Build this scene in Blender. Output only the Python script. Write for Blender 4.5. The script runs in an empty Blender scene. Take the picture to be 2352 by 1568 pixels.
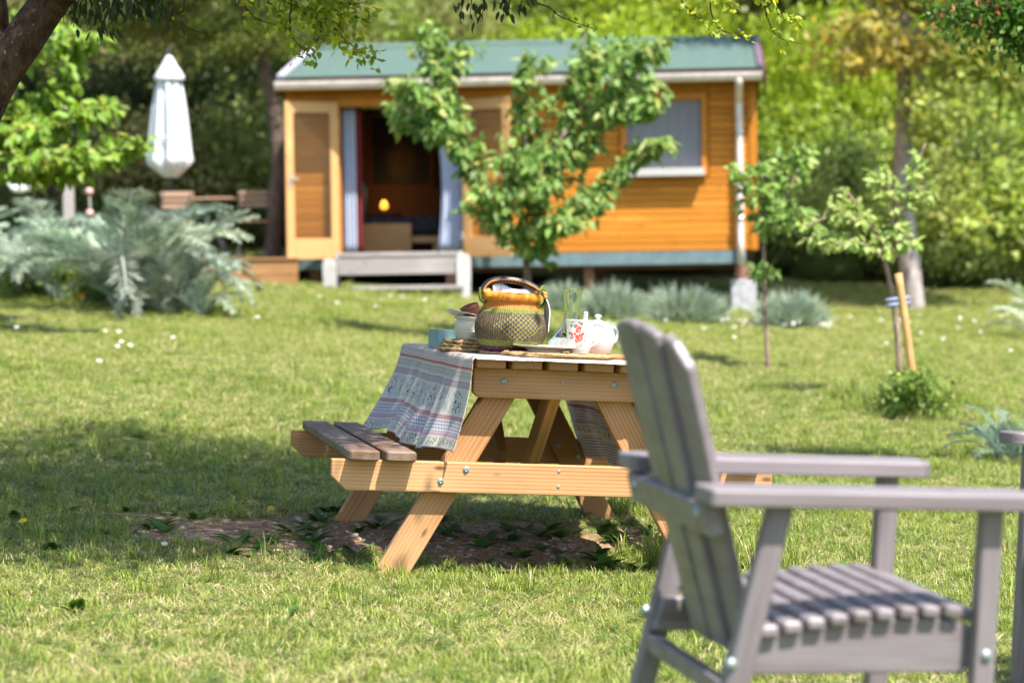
import bpy, bmesh, math, random
import numpy as np
from mathutils import Vector, Matrix

random.seed(7)
rng = np.random.default_rng(11)
PI = math.pi
sc = bpy.context.scene

# ------------------------------------------------------------------ camera, sky, sun, exposure
ROLL, V0, FPX, CZ = .015, 630., 85/36*2352, 1.055       # photo measured on a 2352x1568 grid
PITCH = math.atan((784-V0)/FPX)
cam_d = bpy.data.cameras.new('camera'); cam = bpy.data.objects.new('camera', cam_d)
sc.collection.objects.link(cam); sc.camera = cam
cam.location = (0, 0, CZ); cam.rotation_euler = (PI/2-PITCH, ROLL, 0)
cam_d.lens = 85; cam_d.sensor_width = 36; cam_d.clip_end = 2000; cam_d.clip_start = .05
cam_d.dof.use_dof = True; cam_d.dof.focus_distance = 8.45; cam_d.dof.aperture_fstop = 3.0

SUN = Vector((.38, -.47, 1)).normalized()               # towards the sun
sun_el = math.asin(SUN.z); sun_az = math.atan2(SUN.x, SUN.y)
w = bpy.data.worlds.new('World'); sc.world = w; w.use_nodes = True
wn = w.node_tree; bg = wn.nodes['Background']
sky = wn.nodes.new('ShaderNodeTexSky'); sky.sky_type = 'NISHITA'; sky.sun_disc = False
sky.sun_elevation = sun_el; sky.sun_rotation = sun_az; sky.air_density = 1.0; sky.dust_density = 1.2
wn.links.new(sky.outputs[0], bg.inputs[0]); bg.inputs[1].default_value = .12
sl = bpy.data.lights.new('sun', 'SUN'); so = bpy.data.objects.new('sun', sl); sc.collection.objects.link(so)
sl.energy = 4.6; sl.angle = math.radians(.5); sl.color = (1, .95, .86)
so.rotation_euler = SUN.to_track_quat('Z', 'Y').to_euler(); so.location = (6, -8, 15)
sc.view_settings.view_transform = 'Standard'; sc.view_settings.look = 'None'
sc.view_settings.gamma = 1; sc.view_settings.exposure = 1.3; sc.view_settings.use_curve_mapping = False
sc.cycles.max_bounces = 8; sc.cycles.transparent_max_bounces = 12

_R = np.array(Matrix.Rotation(ROLL, 3, 'Y') @ Matrix.Rotation(PI/2-PITCH, 3, 'X'))
def px(u, v, y):
    """photo pixel + distance -> world point"""
    d = _R @ np.array([(u-1176)/FPX, (784-v)/FPX, -1.])
    d = d*(y/d[1]); return Vector((d[0], d[1], d[2]+CZ))

# ------------------------------------------------------------------ ground shape
def softplus(a, k): return np.where(a/k > 30, a, k*np.log1p(np.exp(np.minimum(a/k, 30))))
def ground(x, y):
    x = np.asarray(x, float); y = np.asarray(y, float)
    yy = np.minimum(y, 33.)
    b = .058+.0008*np.clip(yy-8, -5, 25)
    xx = 9*np.tanh(x/9)
    z = .0425*softplus(np.clip(y, -40, 34)-10, 1.4)-b*xx
    hill = .42*softplus(np.clip(y, 0, 75)-35, 1.5)
    und = .012*np.sin(x*1.7+y*.6)+.010*np.sin(y*1.3-x*.8+1)+.006*np.sin(x*4.1+1.3*y)
    return z+hill+und*np.clip((y-3)/3, 0, 1)
def gz(x, y): return float(ground(x, y))
SOIL = (-.36, 9.32, 1.26, .84)
def soil_mask(x, y):
    dx = (x-SOIL[0])/SOIL[2]; dy = (y-SOIL[1])/SOIL[3]
    n = .28*np.sin(x*5+y*3)+.2*np.sin(x*9-y*7+1)+.15*np.sin(y*13+x*2)
    return np.clip((1.0-(dx*dx+dy*dy)+n*.8)*1.6, 0, 1)

# ------------------------------------------------------------------ small node-expression language
class X:
    def __init__(s, nt, v): s.nt = nt; s.v = v
    def _m(s, op, *a):
        n = s.nt.nodes.new('ShaderNodeMath'); n.operation = op
        for i, q in enumerate((s,)+a):
            q = q.v if isinstance(q, X) else q
            if isinstance(q, (int, float)): n.inputs[i].default_value = q
            else: s.nt.links.new(q, n.inputs[i])
        return X(s.nt, n.outputs[0])
    def __add__(s, o): return s._m('ADD', o)
    __radd__ = __add__
    def __sub__(s, o): return s._m('SUBTRACT', o)
    def __rsub__(s, o): return (s*-1)+o
    def __mul__(s, o): return s._m('MULTIPLY', o)
    __rmul__ = __mul__
    def __truediv__(s, o): return s._m('DIVIDE', o)
    def sin(s): return s._m('SINE')
    def abs(s): return s._m('ABSOLUTE')
    def fract(s): return s._m('FRACT')
    def floor(s): return s._m('FLOOR')
    def mod(s, o): return s._m('FLOORED_MODULO', o)
    def gt(s, o): return s._m('GREATER_THAN', o)
    def lt(s, o): return s._m('LESS_THAN', o)
    def min(s, o): return s._m('MINIMUM', o)
    def max(s, o): return s._m('MAXIMUM', o)
    def pow(s, o): return s._m('POWER', o)
    def sqrt(s): return s._m('SQRT')
    def atan2(s, o): return s._m('ARCTAN2', o)
    def between(s, a, b): return s.gt(a)*s.lt(b)
    def smooth(s, a, b):
        n = s.nt.nodes.new('ShaderNodeMapRange'); n.interpolation_type = 'SMOOTHSTEP'
        s.nt.links.new(s.v, n.inputs[0]); n.inputs[1].default_value = a; n.inputs[2].default_value = b
        return X(s.nt, n.outputs[0])
class Mat:
    def __init__(s, name):
        s.m = bpy.data.materials.new(name); s.m.use_nodes = True; s.nt = s.m.node_tree
        s.p = s.nt.nodes['Principled BSDF']; s.out = s.nt.nodes['Material Output']
    def node(s, t, **k):
        n = s.nt.nodes.new(t)
        for a, b in k.items(): setattr(n, a, b)
        return n
    def link(s, a, b): s.nt.links.new(a.v if isinstance(a, X) else a, b)
    def coords(s, which='Object'):
        t = s.node('ShaderNodeTexCoord'); return t.outputs[which]
    def xyz(s, vec):
        n = s.node('ShaderNodeSeparateXYZ'); s.link(vec, n.inputs[0]); return [X(s.nt, q) for q in n.outputs]
    def vec(s, x, y, z):
        n = s.node('ShaderNodeCombineXYZ')
        for i, q in enumerate((x, y, z)):
            if isinstance(q, X): s.link(q, n.inputs[i])
            else: n.inputs[i].default_value = q
        return n.outputs[0]
    def noise(s, vec, scale=5, detail=3, rough=.55, dist=0):
        n = s.node('ShaderNodeTexNoise'); s.link(vec, n.inputs['Vector']); n.inputs['Scale'].default_value = scale
        n.inputs['Detail'].default_value = detail; n.inputs['Roughness'].default_value = rough
        n.inputs['Distortion'].default_value = dist
        return X(s.nt, n.outputs[0])
    def voronoi(s, vec, scale=5, out='Distance', rnd=1):
        n = s.node('ShaderNodeTexVoronoi'); s.link(vec, n.inputs['Vector']); n.inputs['Scale'].default_value = scale
        n.inputs['Randomness'].default_value = rnd
        return X(s.nt, n.outputs[out])
    def col(s, c):
        n = s.node('ShaderNodeRGB'); n.outputs[0].default_value = (*c, 1); return n.outputs[0]
    def mix(s, f, a, b, mode='MIX'):
        n = s.node('ShaderNodeMix', data_type='RGBA', blend_type=mode)
        for i, q in ((0, f), (6, a), (7, b)):
            if isinstance(q, tuple): n.inputs[i].default_value = (*q, 1)
            elif isinstance(q, (int, float)): n.inputs[i].default_value = q
            else: s.link(q, n.inputs[i])
        return n.outputs[2]
    def ramp(s, f, stops):
        n = s.node('ShaderNodeValToRGB'); s.link(f, n.inputs[0]); e = n.color_ramp.elements
        for i, (p, c) in enumerate(stops):
            q = e[i] if i < 2 else e.new(p)
            q.position = p; q.color = (*c, 1)
        return n.outputs[0]
    def rand(s): return X(s.nt, s.node('ShaderNodeObjectInfo').outputs['Random'])
    def objcol(s): return s.node('ShaderNodeObjectInfo').outputs['Color']
    def attr(s, name='Col'): return s.node('ShaderNodeAttribute', attribute_name=name).outputs['Color']
    def base(s, c, rough=.6, spec=.4, metal=0):
        if isinstance(c, tuple): s.p.inputs['Base Color'].default_value = (*c, 1)
        else: s.link(c, s.p.inputs['Base Color'])
        s.p.inputs['Roughness'].default_value = rough; s.p.inputs['Specular IOR Level'].default_value = spec
        s.p.inputs['Metallic'].default_value = metal
        return s
    def bump(s, h, strength=.3, dist=.01):
        n = s.node('ShaderNodeBump'); s.link(h, n.inputs['Height']); n.inputs['Strength'].default_value = strength
        n.inputs['Distance'].default_value = dist; s.link(n.outputs[0], s.p.inputs['Normal']); return s

def simple(name, c, rough=.6, spec=.4, metal=0, var=.12, scale=8):
    M = Mat(name); o = M.coords(); n = M.noise(o, scale, 4)
    f = n.smooth(.3, .7)
    M.base(M.mix(f, tuple(q*(1-var) for q in c), tuple(min(1, q*(1+var)) for q in c)), rough, spec, metal)
    return M.m

def leaf_mat(name, transl=.38, rough=.45, tint=True, spec=.35):
    M = Mat(name); c = M.attr()
    if tint: c = M.mix(1., c, M.objcol(), 'MULTIPLY')
    M.base(c, rough, spec)
    t = M.node('ShaderNodeBsdfTranslucent')
    hs = M.node('ShaderNodeHueSaturation'); hs.inputs['Saturation'].default_value = 1.1; hs.inputs['Value'].default_value = 1.25
    M.link(c, hs.inputs['Color']); M.link(hs.outputs[0], t.inputs[0])
    mx = M.node('ShaderNodeMixShader'); mx.inputs[0].default_value = transl
    M.link(M.p.outputs[0], mx.inputs[1]); M.link(t.outputs[0], mx.inputs[2]); M.link(mx.outputs[0], M.out.inputs[0])
    return M.m

def wood(name, dark, mid, light, ring=.007, rough=.6, grey=None, spec=.3, bumpy=.25, contrast=1.):
    M = Mat(name); o = M.coords(); r = M.rand(); x, y, z = M.xyz(o)
    off = r*13.
    warp = M.noise(M.vec(x*1.6+off, y*9, z*9+off), 1., 2)
    cy = y+(r*7.3).fract()*.06-.03+(warp-.5)*.035; cz = z+.03+(r*3.7).fract()*.05
    d = (cy*cy+cz*cz).sqrt()
    saw = (d*(1/ring)).fract()
    rg = (saw.smooth(.15, .95)-saw.smooth(.94, 1.))*contrast
    fib = M.noise(M.vec(x*4+off, y*160, z*160), 1., 3)
    big = M.noise(M.vec(x*2.2+off, y*12, z*12), 1., 3)
    f = rg*.38+fib*.42+big*.42-.14
    c = M.ramp(f, [(0.1, light), (.5, mid), (.95, dark)])
    c = M.mix((r-.5)*.9+.4, c, (*[q*.68 for q in mid],), 'MIX')
    st = M.noise(M.vec(x*.9+off, y*3, z*3+off), 1., 3); c = M.mix(st.smooth(.52, .75)*.55, c, (*[min(1, q*1.15) for q in light],))
    kn = M.voronoi(M.vec(x*4.5+off*3., y*11, z*11+off), 1.)
    c = M.mix(kn.smooth(.14, .05)*.8, c, tuple(q*.35 for q in dark))
    if grey:
        n = M.noise(M.vec(x*3+off, y*25, z*25), 1., 4)
        c = M.mix(n.smooth(.35, .68)*.75, c, grey)
    M.base(c, rough, spec).bump(fib+rg*.5, bumpy, .002)
    return M.m

# ------------------------------------------------------------------ materials
MT = {}
MT['table'] = wood('pine_wood', (.19, .080, .028), (.42, .205, .080), (.57, .335, .165), .013, contrast=.75)
MT['seat'] = wood('weathered_shaded_pine', (.075, .038, .020), (.18, .095, .05), (.28, .17, .095), .011, grey=(.21, .165, .135))  # weathered brown, with the sky-lit shade of the seat tops greyed into the colour
MT['chair'] = wood('taupe_painted_wood', (.070, .054, .052), (.178, .145, .155), (.275, .23, .25), .012, rough=.40, contrast=.9, bumpy=.4, spec=.5, grey=(.23, .205, .215))
MT['clad'] = wood('honey_cladding', (.30, .088, .009), (.56, .20, .020), (.70, .30, .045), .016, rough=.55, spec=.2)
MT['trimwood'] = wood('pale_door_wood', (.42, .20, .065), (.58, .31, .115), (.66, .40, .18), .012, rough=.45, contrast=.5)
MT['darkclad'] = wood('brown_barge', (.06, .025, .012), (.10, .042, .02), (.14, .06, .03), .012)
MT['greywood'] = wood('grey_weathered_wood', (.22, .19, .18), (.34, .30, .29), (.44, .40, .39), .012)
MT['whitewood'] = wood('pale_weathered_wood', (.45, .42, .41), (.56, .53, .52), (.64, .62, .61), .012)
MT['deck'] = wood('deck_wood', (.20, .09, .03), (.36, .18, .07), (.45, .25, .11), .012)
MT['teak'] = wood('teak_slats', (.28, .16, .10), (.42, .27, .18), (.50, .34, .25), .012)
MT['stake'] = wood('stake_wood', (.42, .20, .06), (.58, .32, .12), (.66, .42, .2), .012)
MT['board'] = wood('serving_board', (.30, .12, .04), (.48, .22, .08), (.56, .30, .12), .008)
MT['gutter'] = simple('pale_gutter', (.68, .58, .54), .4)
MT['skirt'] = simple('blue_grey_skirt', (.13, .19, .21), .5)
MT['concrete'] = simple('concrete', (.40, .39, .41), .85, .2, 0, .2, 14)
MT['brick'] = simple('brown_block', (.26, .13, .09), .8)
MT['lilac'] = simple('lilac_verge', (.42, .38, .50), .5)
MT['plum'] = simple('plum_verge', (.15, .09, .13), .5)
MT['white_fabric'] = simple('white_canvas', (.62, .635, .67), .85, .2, 0, .04)
MT['white_paint'] = simple('white_paint', (.80, .80, .80), .5)
MT['metal'] = simple('zinc_bolt', (.36, .42, .43), .45, .5, .6)
MT['darkmetal'] = simple('dark_metal', (.05, .045, .05), .45, .5, .3)
MT['steel'] = simple('brushed_steel', (.6, .6, .6), .3, .5, 1)
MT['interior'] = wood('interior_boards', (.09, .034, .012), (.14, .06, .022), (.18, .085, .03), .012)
MT['teal'] = simple('teal_card', (.20, .34, .33), .55)
MT['cream'] = simple('cream_stoneware', (.55, .51, .40), .18, .6, 0, .05)
MT['china'] = simple('white_china', (.66, .64, .61), .14, .6, 0, .03)
MT['teapot'] = simple('white_teapot_glaze', (.64, .62, .65), .12, .6, 0, .02)
MT['plate'] = simple('ivory_plate', (.76, .69, .60), .15, .6, 0, .03)
MT['paper'] = simple('white_paper', (.75, .74, .72), .8)
MT['orange_straw'] = simple('orange_straw', (.66, .27, .035), .6, .3, 0, .3, 60)
MT['tan'] = simple('tan_leather', (.52, .23, .06), .55, .4, 0, .15, 50)
MT['black'] = simple('black_leather', (.020, .016, .020), .35, .5)
MT['green_straw'] = simple('green_straw', (.10, .15, .022), .6, .3, 0, .3, 90)
MT['ties'] = simple('blue_tie', (.25, .28, .42), .6)
MT['soilstone'] = simple('pebbles', (.42, .33, .28), .8, .3, 0, .3, 3)
MT['bark'] = None

def mk_bark(name, a, b, scale=14, lichen=None):
    M = Mat(name); o = M.coords(); x, y, z = M.xyz(o)
    n = M.noise(M.vec(x*1., y*1., z*.45), scale, 6, .7); v = M.voronoi(M.vec(x*1., y*1., z*.3), scale*2.2)
    c = M.mix(n.smooth(.35, .7), a, b)
    c = M.mix(v.smooth(.5, .0)*.45, c, tuple(q*.35 for q in a))
    if lichen:
        l = M.noise(o, scale*1.7, 4, .6)
        c = M.mix(l.smooth(.60, .68)*.7, c, lichen)
    M.base(c, .9, .15).bump(n*.7+v*.5, .7, .02); return M.m
MT['bark'] = mk_bark('oak_bark', (.035, .020, .013), (.11, .062, .038), 22, (.20, .21, .15))
MT['bark_pale'] = mk_bark('pale_bark', (.26, .22, .21), (.44, .39, .37), 10)
MT['bark_grey'] = mk_bark('grey_bark', (.10, .075, .06), (.20, .15, .12), 16)
MT['bark_cherry'] = mk_bark('cherry_bark', (.10, .065, .05), (.24, .16, .13), 24)
MT['bark_sap'] = mk_bark('sapling_bark', (.22, .15, .11), (.38, .28, .21), 26)
MT['leaf'] = leaf_mat('leaves')
MT['leaf_gloss'] = leaf_mat('glossy_leaves', .34, .48, True, .3)
MT['silver'] = leaf_mat('silver_leaves', .25, .6, True, .25)
MT['grass'] = leaf_mat('grass', .34, .5, False, .3)

def m_roof():
    M = Mat('green_shingle'); o = M.coords(); x, y, z = M.xyz(o)
    n = M.noise(M.vec(x*1.2, y*5, z), 2., 5); r = M.rand()
    c = M.mix(n.smooth(.3, .7), (.068, .118, .098), (.105, .160, .137))
    c = M.mix(r*.35, c, (.08, .135, .12)); M.base(c, .75, .3).bump(M.noise(o, 90, 3), .4, .006); return M.m
MT['roof'] = m_roof()
def m_glass():
    M = Mat('clear_glass'); p = M.p; p.inputs['Base Color'].default_value = (.84, .90, .89, 1)
    p.inputs['Transmission Weight'].default_value = 1; p.inputs['Roughness'].default_value = .0; p.inputs['IOR'].default_value = 1.45; return M.m
MT['glass'] = m_glass()
def m_water():
    M = Mat('water'); p = M.p; p.inputs['Base Color'].default_value = (.86, .95, .97, 1)
    p.inputs['Transmission Weight'].default_value = 1; p.inputs['Roughness'].default_value = 0; p.inputs['IOR'].default_value = 1.33; return M.m
MT['water'] = m_water()
def m_pane(name, c, rough, a):
    M = Mat(name); M.base(c, rough, .6); M.p.inputs['Alpha'].default_value = a; return M.m
MT['doorpane'] = m_pane('door_glass', (.10, .07, .04), .08, .16)
MT['winpane'] = m_pane('curtained_glass', (.25, .25, .29), .4, 1)
def m_lamp():
    M = Mat('lamp_glow'); M.base((.9, .5, .1)); M.p.inputs['Emission Color'].default_value = (1, .42, .04, 1)
    M.p.inputs['Emission Strength'].default_value = 1.3; return M.m
MT['lamp'] = m_lamp()
def m_win():
    M = Mat('net_curtain_glass'); x, y, z = M.xyz(M.coords()); wv = (x*46.+M.noise(M.vec(x*6, y, z*1.5), 1., 2)*6.).sin()
    M.base(M.mix(wv*.25+.5, (.185, .185, .21), (.215, .215, .24)), .6, .2); return M.m
MT['winpane'] = m_win()
def m_curtain():
    M = Mat('striped_curtain'); x, y, z = M.xyz(M.coords('UV'))
    s = (x*9.).fract(); c = M.mix(s.between(.0, .45), (.55, .58, .68), (.30, .38, .56))
    c = M.mix(s.between(.62, .70), c, (.72, .70, .70)); M.base(c, .85, .2); return M.m
MT['curtain'] = m_curtain()
def m_curtain_red():
    M = Mat('red_lining'); M.base((.20, .028, .028), .85, .2); return M.m
MT['red'] = m_curtain_red()
def m_bedcover():
    M = Mat('patterned_bedcover'); o = M.coords(); v = M.voronoi(o, 14); n = M.noise(o, 9, 3)
    M.base(M.mix(v.smooth(.2, .45), (.11, .10, .10), (.035, .030, .035)), .9); return M.m
MT['bedcover'] = m_bedcover()
def m_art():
    M = Mat('dark_picture'); x, y, z = M.xyz(M.coords()); n = M.noise(M.vec(x*2, y, z*2), 3, 4)
    g = (x*x*9+(z+.15)*(z+.15)*5).smooth(.6, .0)*n
    M.base(M.mix(g, (.012, .012, .016), (.16, .12, .06)), .6); return M.m
MT['art'] = m_art()

def m_cloth():
    M = Mat('provencal_cotton'); u, v, _ = M.xyz(M.coords('UV'))       # u metres along the table, v metres across
    e = v.abs()-.305                                                  # distance past the table edge
    wob = M.noise(M.vec(u*40, v*40, 0), 1., 2)-.5
    c = M.col((.68, .63, .56))
    def add(mask, col):
        nonlocal c
        c = M.mix(mask, c, col)
    cell = M.noise(M.vec(u*60, v*10, 0), 1., 2)
    def dashes(e0, e1, pu, pe, fill, col, sl=0.):
        a = ((u+e*sl)*(1/pu)); r = ((e-e0)*(1/pe))
        sh = r.floor()*.5
        m = (a+sh).fract().lt(fill)*r.fract().lt(.72)*e.between(e0, e1); add(m, col)
    red, blue, navy, green, lil, och, teal = (.48, .10, .08), (.13, .16, .42), (.05, .06, .20), (.10, .17, .06), (.36, .28, .36), (.60, .28, .06), (.12, .30, .32)
    dashes(-.30, .045, .011, .020, .34, (.52, .25, .23))
    add((e-.056+(u*250.).sin()*.003).abs().lt(.0042), (.55, .12, .07))
    def sprigs(ec, half, pu, col1, col2, col3):
        a = (u*(1/pu)).fract()-.5; k = (e-ec)*(1/half)
        leafm = ((a*2.2).abs()-(k*7.+wob*3).sin()*.35-.25).abs().lt(.16)*k.abs().lt(1)
        add(leafm, col1)
        vv = M.voronoi(M.vec(u*(2.4/pu), e*(1.3/half), 0), 1.)
        add(vv.lt(.22)*k.abs().lt(.8), col2)
        v2 = M.voronoi(M.vec(u*(2.9/pu)+5, e*(1.6/half)+3, 0), 1.)
        add(v2.lt(.18)*k.abs().lt(.85), col3)
    sprigs(.083, .014, .022, green, och, red)
    add(e.between(.106, .128), (.54, .46, .43)); dashes(.108, .126, .009, .0085, .4, lil)
    add((e-.106).abs().lt(.0012), lil); add((e-.128).abs().lt(.0012), lil)
    # big olive and lavender bouquets
    bu = (u*(1/.15)).fract()-.5; be = (e-.182)*(1/.05)
    bq = (bu*bu*9+be*be)
    st = M.noise(M.vec(u*95, e*22, 0), 1., 3)
    add(st.gt(.56)*be.abs().lt(.9)*bq.gt(.75), (.36, .42, .38))
    add((st*1.+wob).gt(.68)*be.abs().lt(.8)*bq.gt(.8), (.33, .33, .52))
    v3 = M.voronoi(M.vec(u*72, e*62, 0), 1.); v4 = M.voronoi(M.vec(u*110+e*60+3, e*70-u*40, 0), 1.)
    add(v4.lt(.30)*bq.lt(.95), teal); add(v4.between(.3, .36)*bq.lt(.8), green); add(v3.lt(.34)*bq.lt(.55), navy)
    v5 = M.voronoi(M.vec(u*80+9, e*80+2, 0), 1.); add(v5.lt(.24)*bq.between(.2, .9)*be.lt(.1), och)
    add(e.between(.236, .254), (.52, .38, .36)); dashes(.238, .252, .008, .007, .45, (.42, .14, .18))
    # blue dotted band
    da = (u*(1/.0155)+(e*(1/.0135)).floor()*.5).fract()-.5; dd = (e*(1/.0135)).fract()-.5
    add((da*da+dd*dd).lt(.085)*e.between(.258, .306), blue)
    add(e.between(.308, .322), (.56, .44, .48)); dashes(.309, .321, .008, .006, .4, (.42, .18, .24))
    sprigs(.344, .017, .03, green, navy, (.14, .22, .10))
    add((da*da+dd*dd).lt(.10)*e.between(.372, .47), navy)
    # flat top: scattered sprays
    v6 = M.voronoi(M.vec(u*34, v*34, 0), 1.); add(v6.lt(.20)*e.lt(-.02), (.25, .34, .24))
    v7 = M.voronoi(M.vec(u*30+4, v*40+8, 0), 1.); add(v7.lt(.17)*e.lt(-.02), (.26, .30, .55))
    wv = M.noise(M.vec(u*900, v*900, 0), 1., 1)
    M.base(c, .85, .15).bump(wv, .12, .001)
    t = M.node('ShaderNodeBsdfTranslucent'); M.link(c, t.inputs[0])
    mx = M.node('ShaderNodeMixShader'); mx.inputs[0].default_value = .22
    M.link(M.p.outputs[0], mx.inputs[1]); M.link(t.outputs[0], mx.inputs[2]); M.link(mx.outputs[0], M.out.inputs[0])
    return M.m
MT['cloth'] = m_cloth()
def m_napkin():
    M = Mat('printed_napkin'); u, v, _ = M.xyz(M.coords('UV')); c = M.col((.80, .78, .80))
    s = (u*5.2).fract()
    c = M.mix(s.between(.0, .07), c, (.55, .36, .50)); c = M.mix(s.between(.09, .15), c, (.72, .50, .22))
    vo = M.voronoi(M.vec(u*26, v*26, 0), 1.); c = M.mix(vo.lt(.2)*s.between(.3, .9), c, (.33, .34, .38)); M.base(c, .85, .2); return M.m
MT['napkin'] = m_napkin()
def m_basket():
    M = Mat('woven_straw'); x, y, z = M.xyz(M.coords())
    th = y.atan2(x)                          # local angle; the diamond faces local -Y
    a = (th+PI/2)                            # 0 at the front
    N = 84.
    rib = (th*(N/(2*PI))); row = z*(1/.0034)
    col = rib.floor()
    chk = (col+(z*(1/.0085)).floor()).mod(2.).lt(.5)
    rnd = M.noise(M.vec(x*140, y*140, z*300), 1., 2)
    stripe = (row+(col.mod(2.))*.5).fract().lt(.5)
    purple, olive, green, orange = (.060, .010, .052), (.125, .092, .034), (.12, .17, .020), (.50, .175, .022)
    mid = M.mix(stripe, (.022, .012, .017), olive)
    zc = (z-.092)*(1/.060); dia = ((a-.1)*(1/.80)).abs()+zc.abs()
    d = M.mix(chk, purple, (.16, .185, .022))
    c = M.mix(dia.lt(1.), mid, d)
    c = M.mix(z.lt(.040), c, green); c = M.mix(z.lt(.019), c, purple)
    c = M.mix(z.gt(.140), c, (.13, .165, .022)); c = M.mix(z.gt(.152), c, orange)
    c = M.mix((rnd-.5).max(0.)*.8, c, (.75, .62, .30)); c = M.mix((.42-rnd).max(0.)*2.6, c, (.04, .025, .02))
    M.base(c, .55, .35).bump((row.fract()-.5).abs()*1.+rnd*.6, .55, .0025); return M.m
MT['basket'] = m_basket()
def m_rope():
    M = Mat('braided_seagrass'); o = M.coords(); x, y, z = M.xyz(o)
    n = M.noise(o, 160, 4); n2 = M.noise(o, 25, 2)
    c = M.ramp(n*.6+n2*.4, [(.3, (.14, .075, .03)), (.5, (.40, .26, .12)), (.7, (.60, .44, .25))])
    M.base(c, .8, .2).bump(n, .5, .003); return M.m
MT['rope'] = m_rope()
def m_mug():
    M = Mat('rose_china'); o = M.coords(); x, y, z = M.xyz(o)
    cx = x+.016; cz2 = z-.072
    reg = cx*cx*1300+cz2*cz2*520
    front = y.lt(-.004)
    v = M.node('ShaderNodeTexVoronoi'); M.link(o, v.inputs['Vector']); v.inputs['Scale'].default_value = 85
    dist = X(M.nt, v.outputs['Distance']); rr, gg, bb = M.xyz(v.outputs['Color'])
    inn = reg.lt(.62)*front; spr = reg.lt(1.25)*front
    c = M.col((.66, .64, .62))
    c = M.mix(spr*dist.lt(.45)*rr.gt(.55), c, (.20, .27, .13))
    c = M.mix(inn*dist.lt(.62)*rr.lt(.62), c, (.62, .10, .08)); c = M.mix(inn*dist.lt(.30)*rr.lt(.5), c, (.78, .36, .28))
    c = M.mix(inn*dist.lt(.5)*rr.between(.62, .72), c, (.75, .50, .24))
    M.base(c, .13, .6); return M.m
MT['mug'] = m_mug()
def m_striped():
    M = Mat('striped_handle'); x, y, z = M.xyz(M.coords()); s = (z*95.).fract(); s2 = (x*260.).fract()
    c = M.mix(s.lt(.35), (.75, .74, .76), (.20, .20, .38)); c = M.mix(s2.lt(.22), c, (.5, .16, .2)); M.base(c, .35); return M.m
MT['striped'] = m_striped()
def m_bread(n_, crumb, crust):
    M = Mat(n_); o = M.coords(); v = M.voronoi(o, 110); n = M.noise(o, 60, 4)
    M.base(M.mix(v.smooth(.1, .5)*.6+n*.4, crust, crumb), .85, .15).bump(n, .6, .004); return M.m
MT['bread'] = m_bread('bread_crumb', (.58, .38, .20), (.34, .17, .07))
MT['cake'] = m_bread('brown_cake', (.14, .055, .03), (.075, .028, .016))
def m_ground():
    M = Mat('lawn_ground'); o = M.coords(); sm = M.attr('soil'); x, y, z = M.xyz(o)
    n = M.noise(o, 1.3, 5); n2 = M.noise(o, 30, 5, .7); n3 = M.noise(o, 5, 4)
    g = M.mix(n.smooth(.35, .65), (.085, .125, .022), (.16, .185, .045))
    g = M.mix(n3.smooth(.5, .72)*.6, g, (.24, .20, .09)); g = M.mix(n2*.5, g, (.06, .075, .018))
    s = M.mix(n2.smooth(.3, .7), (.19, .105, .060), (.50, .32, .20)); s = M.mix(n3.smooth(.55, .7)*.5, s, (.16, .12, .07))
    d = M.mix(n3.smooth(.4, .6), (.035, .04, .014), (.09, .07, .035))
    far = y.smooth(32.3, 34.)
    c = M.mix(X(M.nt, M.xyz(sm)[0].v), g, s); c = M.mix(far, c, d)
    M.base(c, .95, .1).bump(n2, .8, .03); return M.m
MT['ground'] = m_ground()

# ------------------------------------------------------------------ mesh and object helpers
COL = sc.collection
def me_np(name, v, f, smooth=False, cols=None, uv=None):
    m = bpy.data.meshes.new(name); m.from_pydata([tuple(q) for q in v], [], [tuple(q) for q in f])
    if smooth: m.polygons.foreach_set('use_smooth', [True]*len(m.polygons))
    if uv is not None:
        l = m.uv_layers.new(name='UVMap'); li = np.empty(len(m.loops), 'i'); m.loops.foreach_get('vertex_index', li)
        l.data.foreach_set('uv', np.asarray(uv, 'f')[li].ravel())
    return m
def me_fast(name, V, F, cols=None, smooth=False):
    """V (n,3); F list of arrays (k,3) or (k,4)"""
    m = bpy.data.meshes.new(name); V = np.asarray(V, 'f'); m.vertices.add(len(V)); m.vertices.foreach_set('co', V.ravel())
    nl = sum(a.size for a in F); npoly = sum(len(a) for a in F)
    m.loops.add(nl); m.polygons.add(npoly)
    m.loops.foreach_set('vertex_index', np.concatenate([a.ravel() for a in F]).astype('i'))
    tot = np.concatenate([np.full(len(a), a.shape[1]) for a in F]); st = np.concatenate([[0], np.cumsum(tot)[:-1]])
    m.polygons.foreach_set('loop_start', st.astype('i')); m.polygons.foreach_set('loop_total', tot.astype('i'))
    if smooth: m.polygons.foreach_set('use_smooth', np.ones(npoly, bool))
    m.update(calc_edges=True)
    if cols is not None:
        a = m.attributes.new('Col', 'FLOAT_COLOR', 'POINT'); cc = np.ones((len(V), 4), 'f'); cc[:, :3] = cols
        a.data.foreach_set('color', cc.ravel())
    return m
def ob(name, m, mat=None, parent=None, M=None):
    if mat is not None and not m.materials: m.materials.append(MT[mat] if isinstance(mat, str) else mat)
    o = bpy.data.objects.new(name, m); COL.objects.link(o)
    if parent: o.parent = parent
    if M is not None: o.matrix_basis = M
    return o
def tag(o, label, cat, group=None):
    o['label'] = label; o['category'] = cat
    if group: o['group'] = group
    return o
def thing(name, label, cat, M=None, group=None):
    o = bpy.data.objects.new(name, None); COL.objects.link(o); o.empty_display_size = .1
    if M is not None: o.matrix_basis = M
    return tag(o, label, cat, group)
def T(x, y, z): return Matrix.Translation((x, y, z))
def Rz(a): return Matrix.Rotation(a, 4, 'Z')
def Rx(a): return Matrix.Rotation(a, 4, 'X')
def Ry(a): return Matrix.Rotation(a, 4, 'Y')
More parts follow.
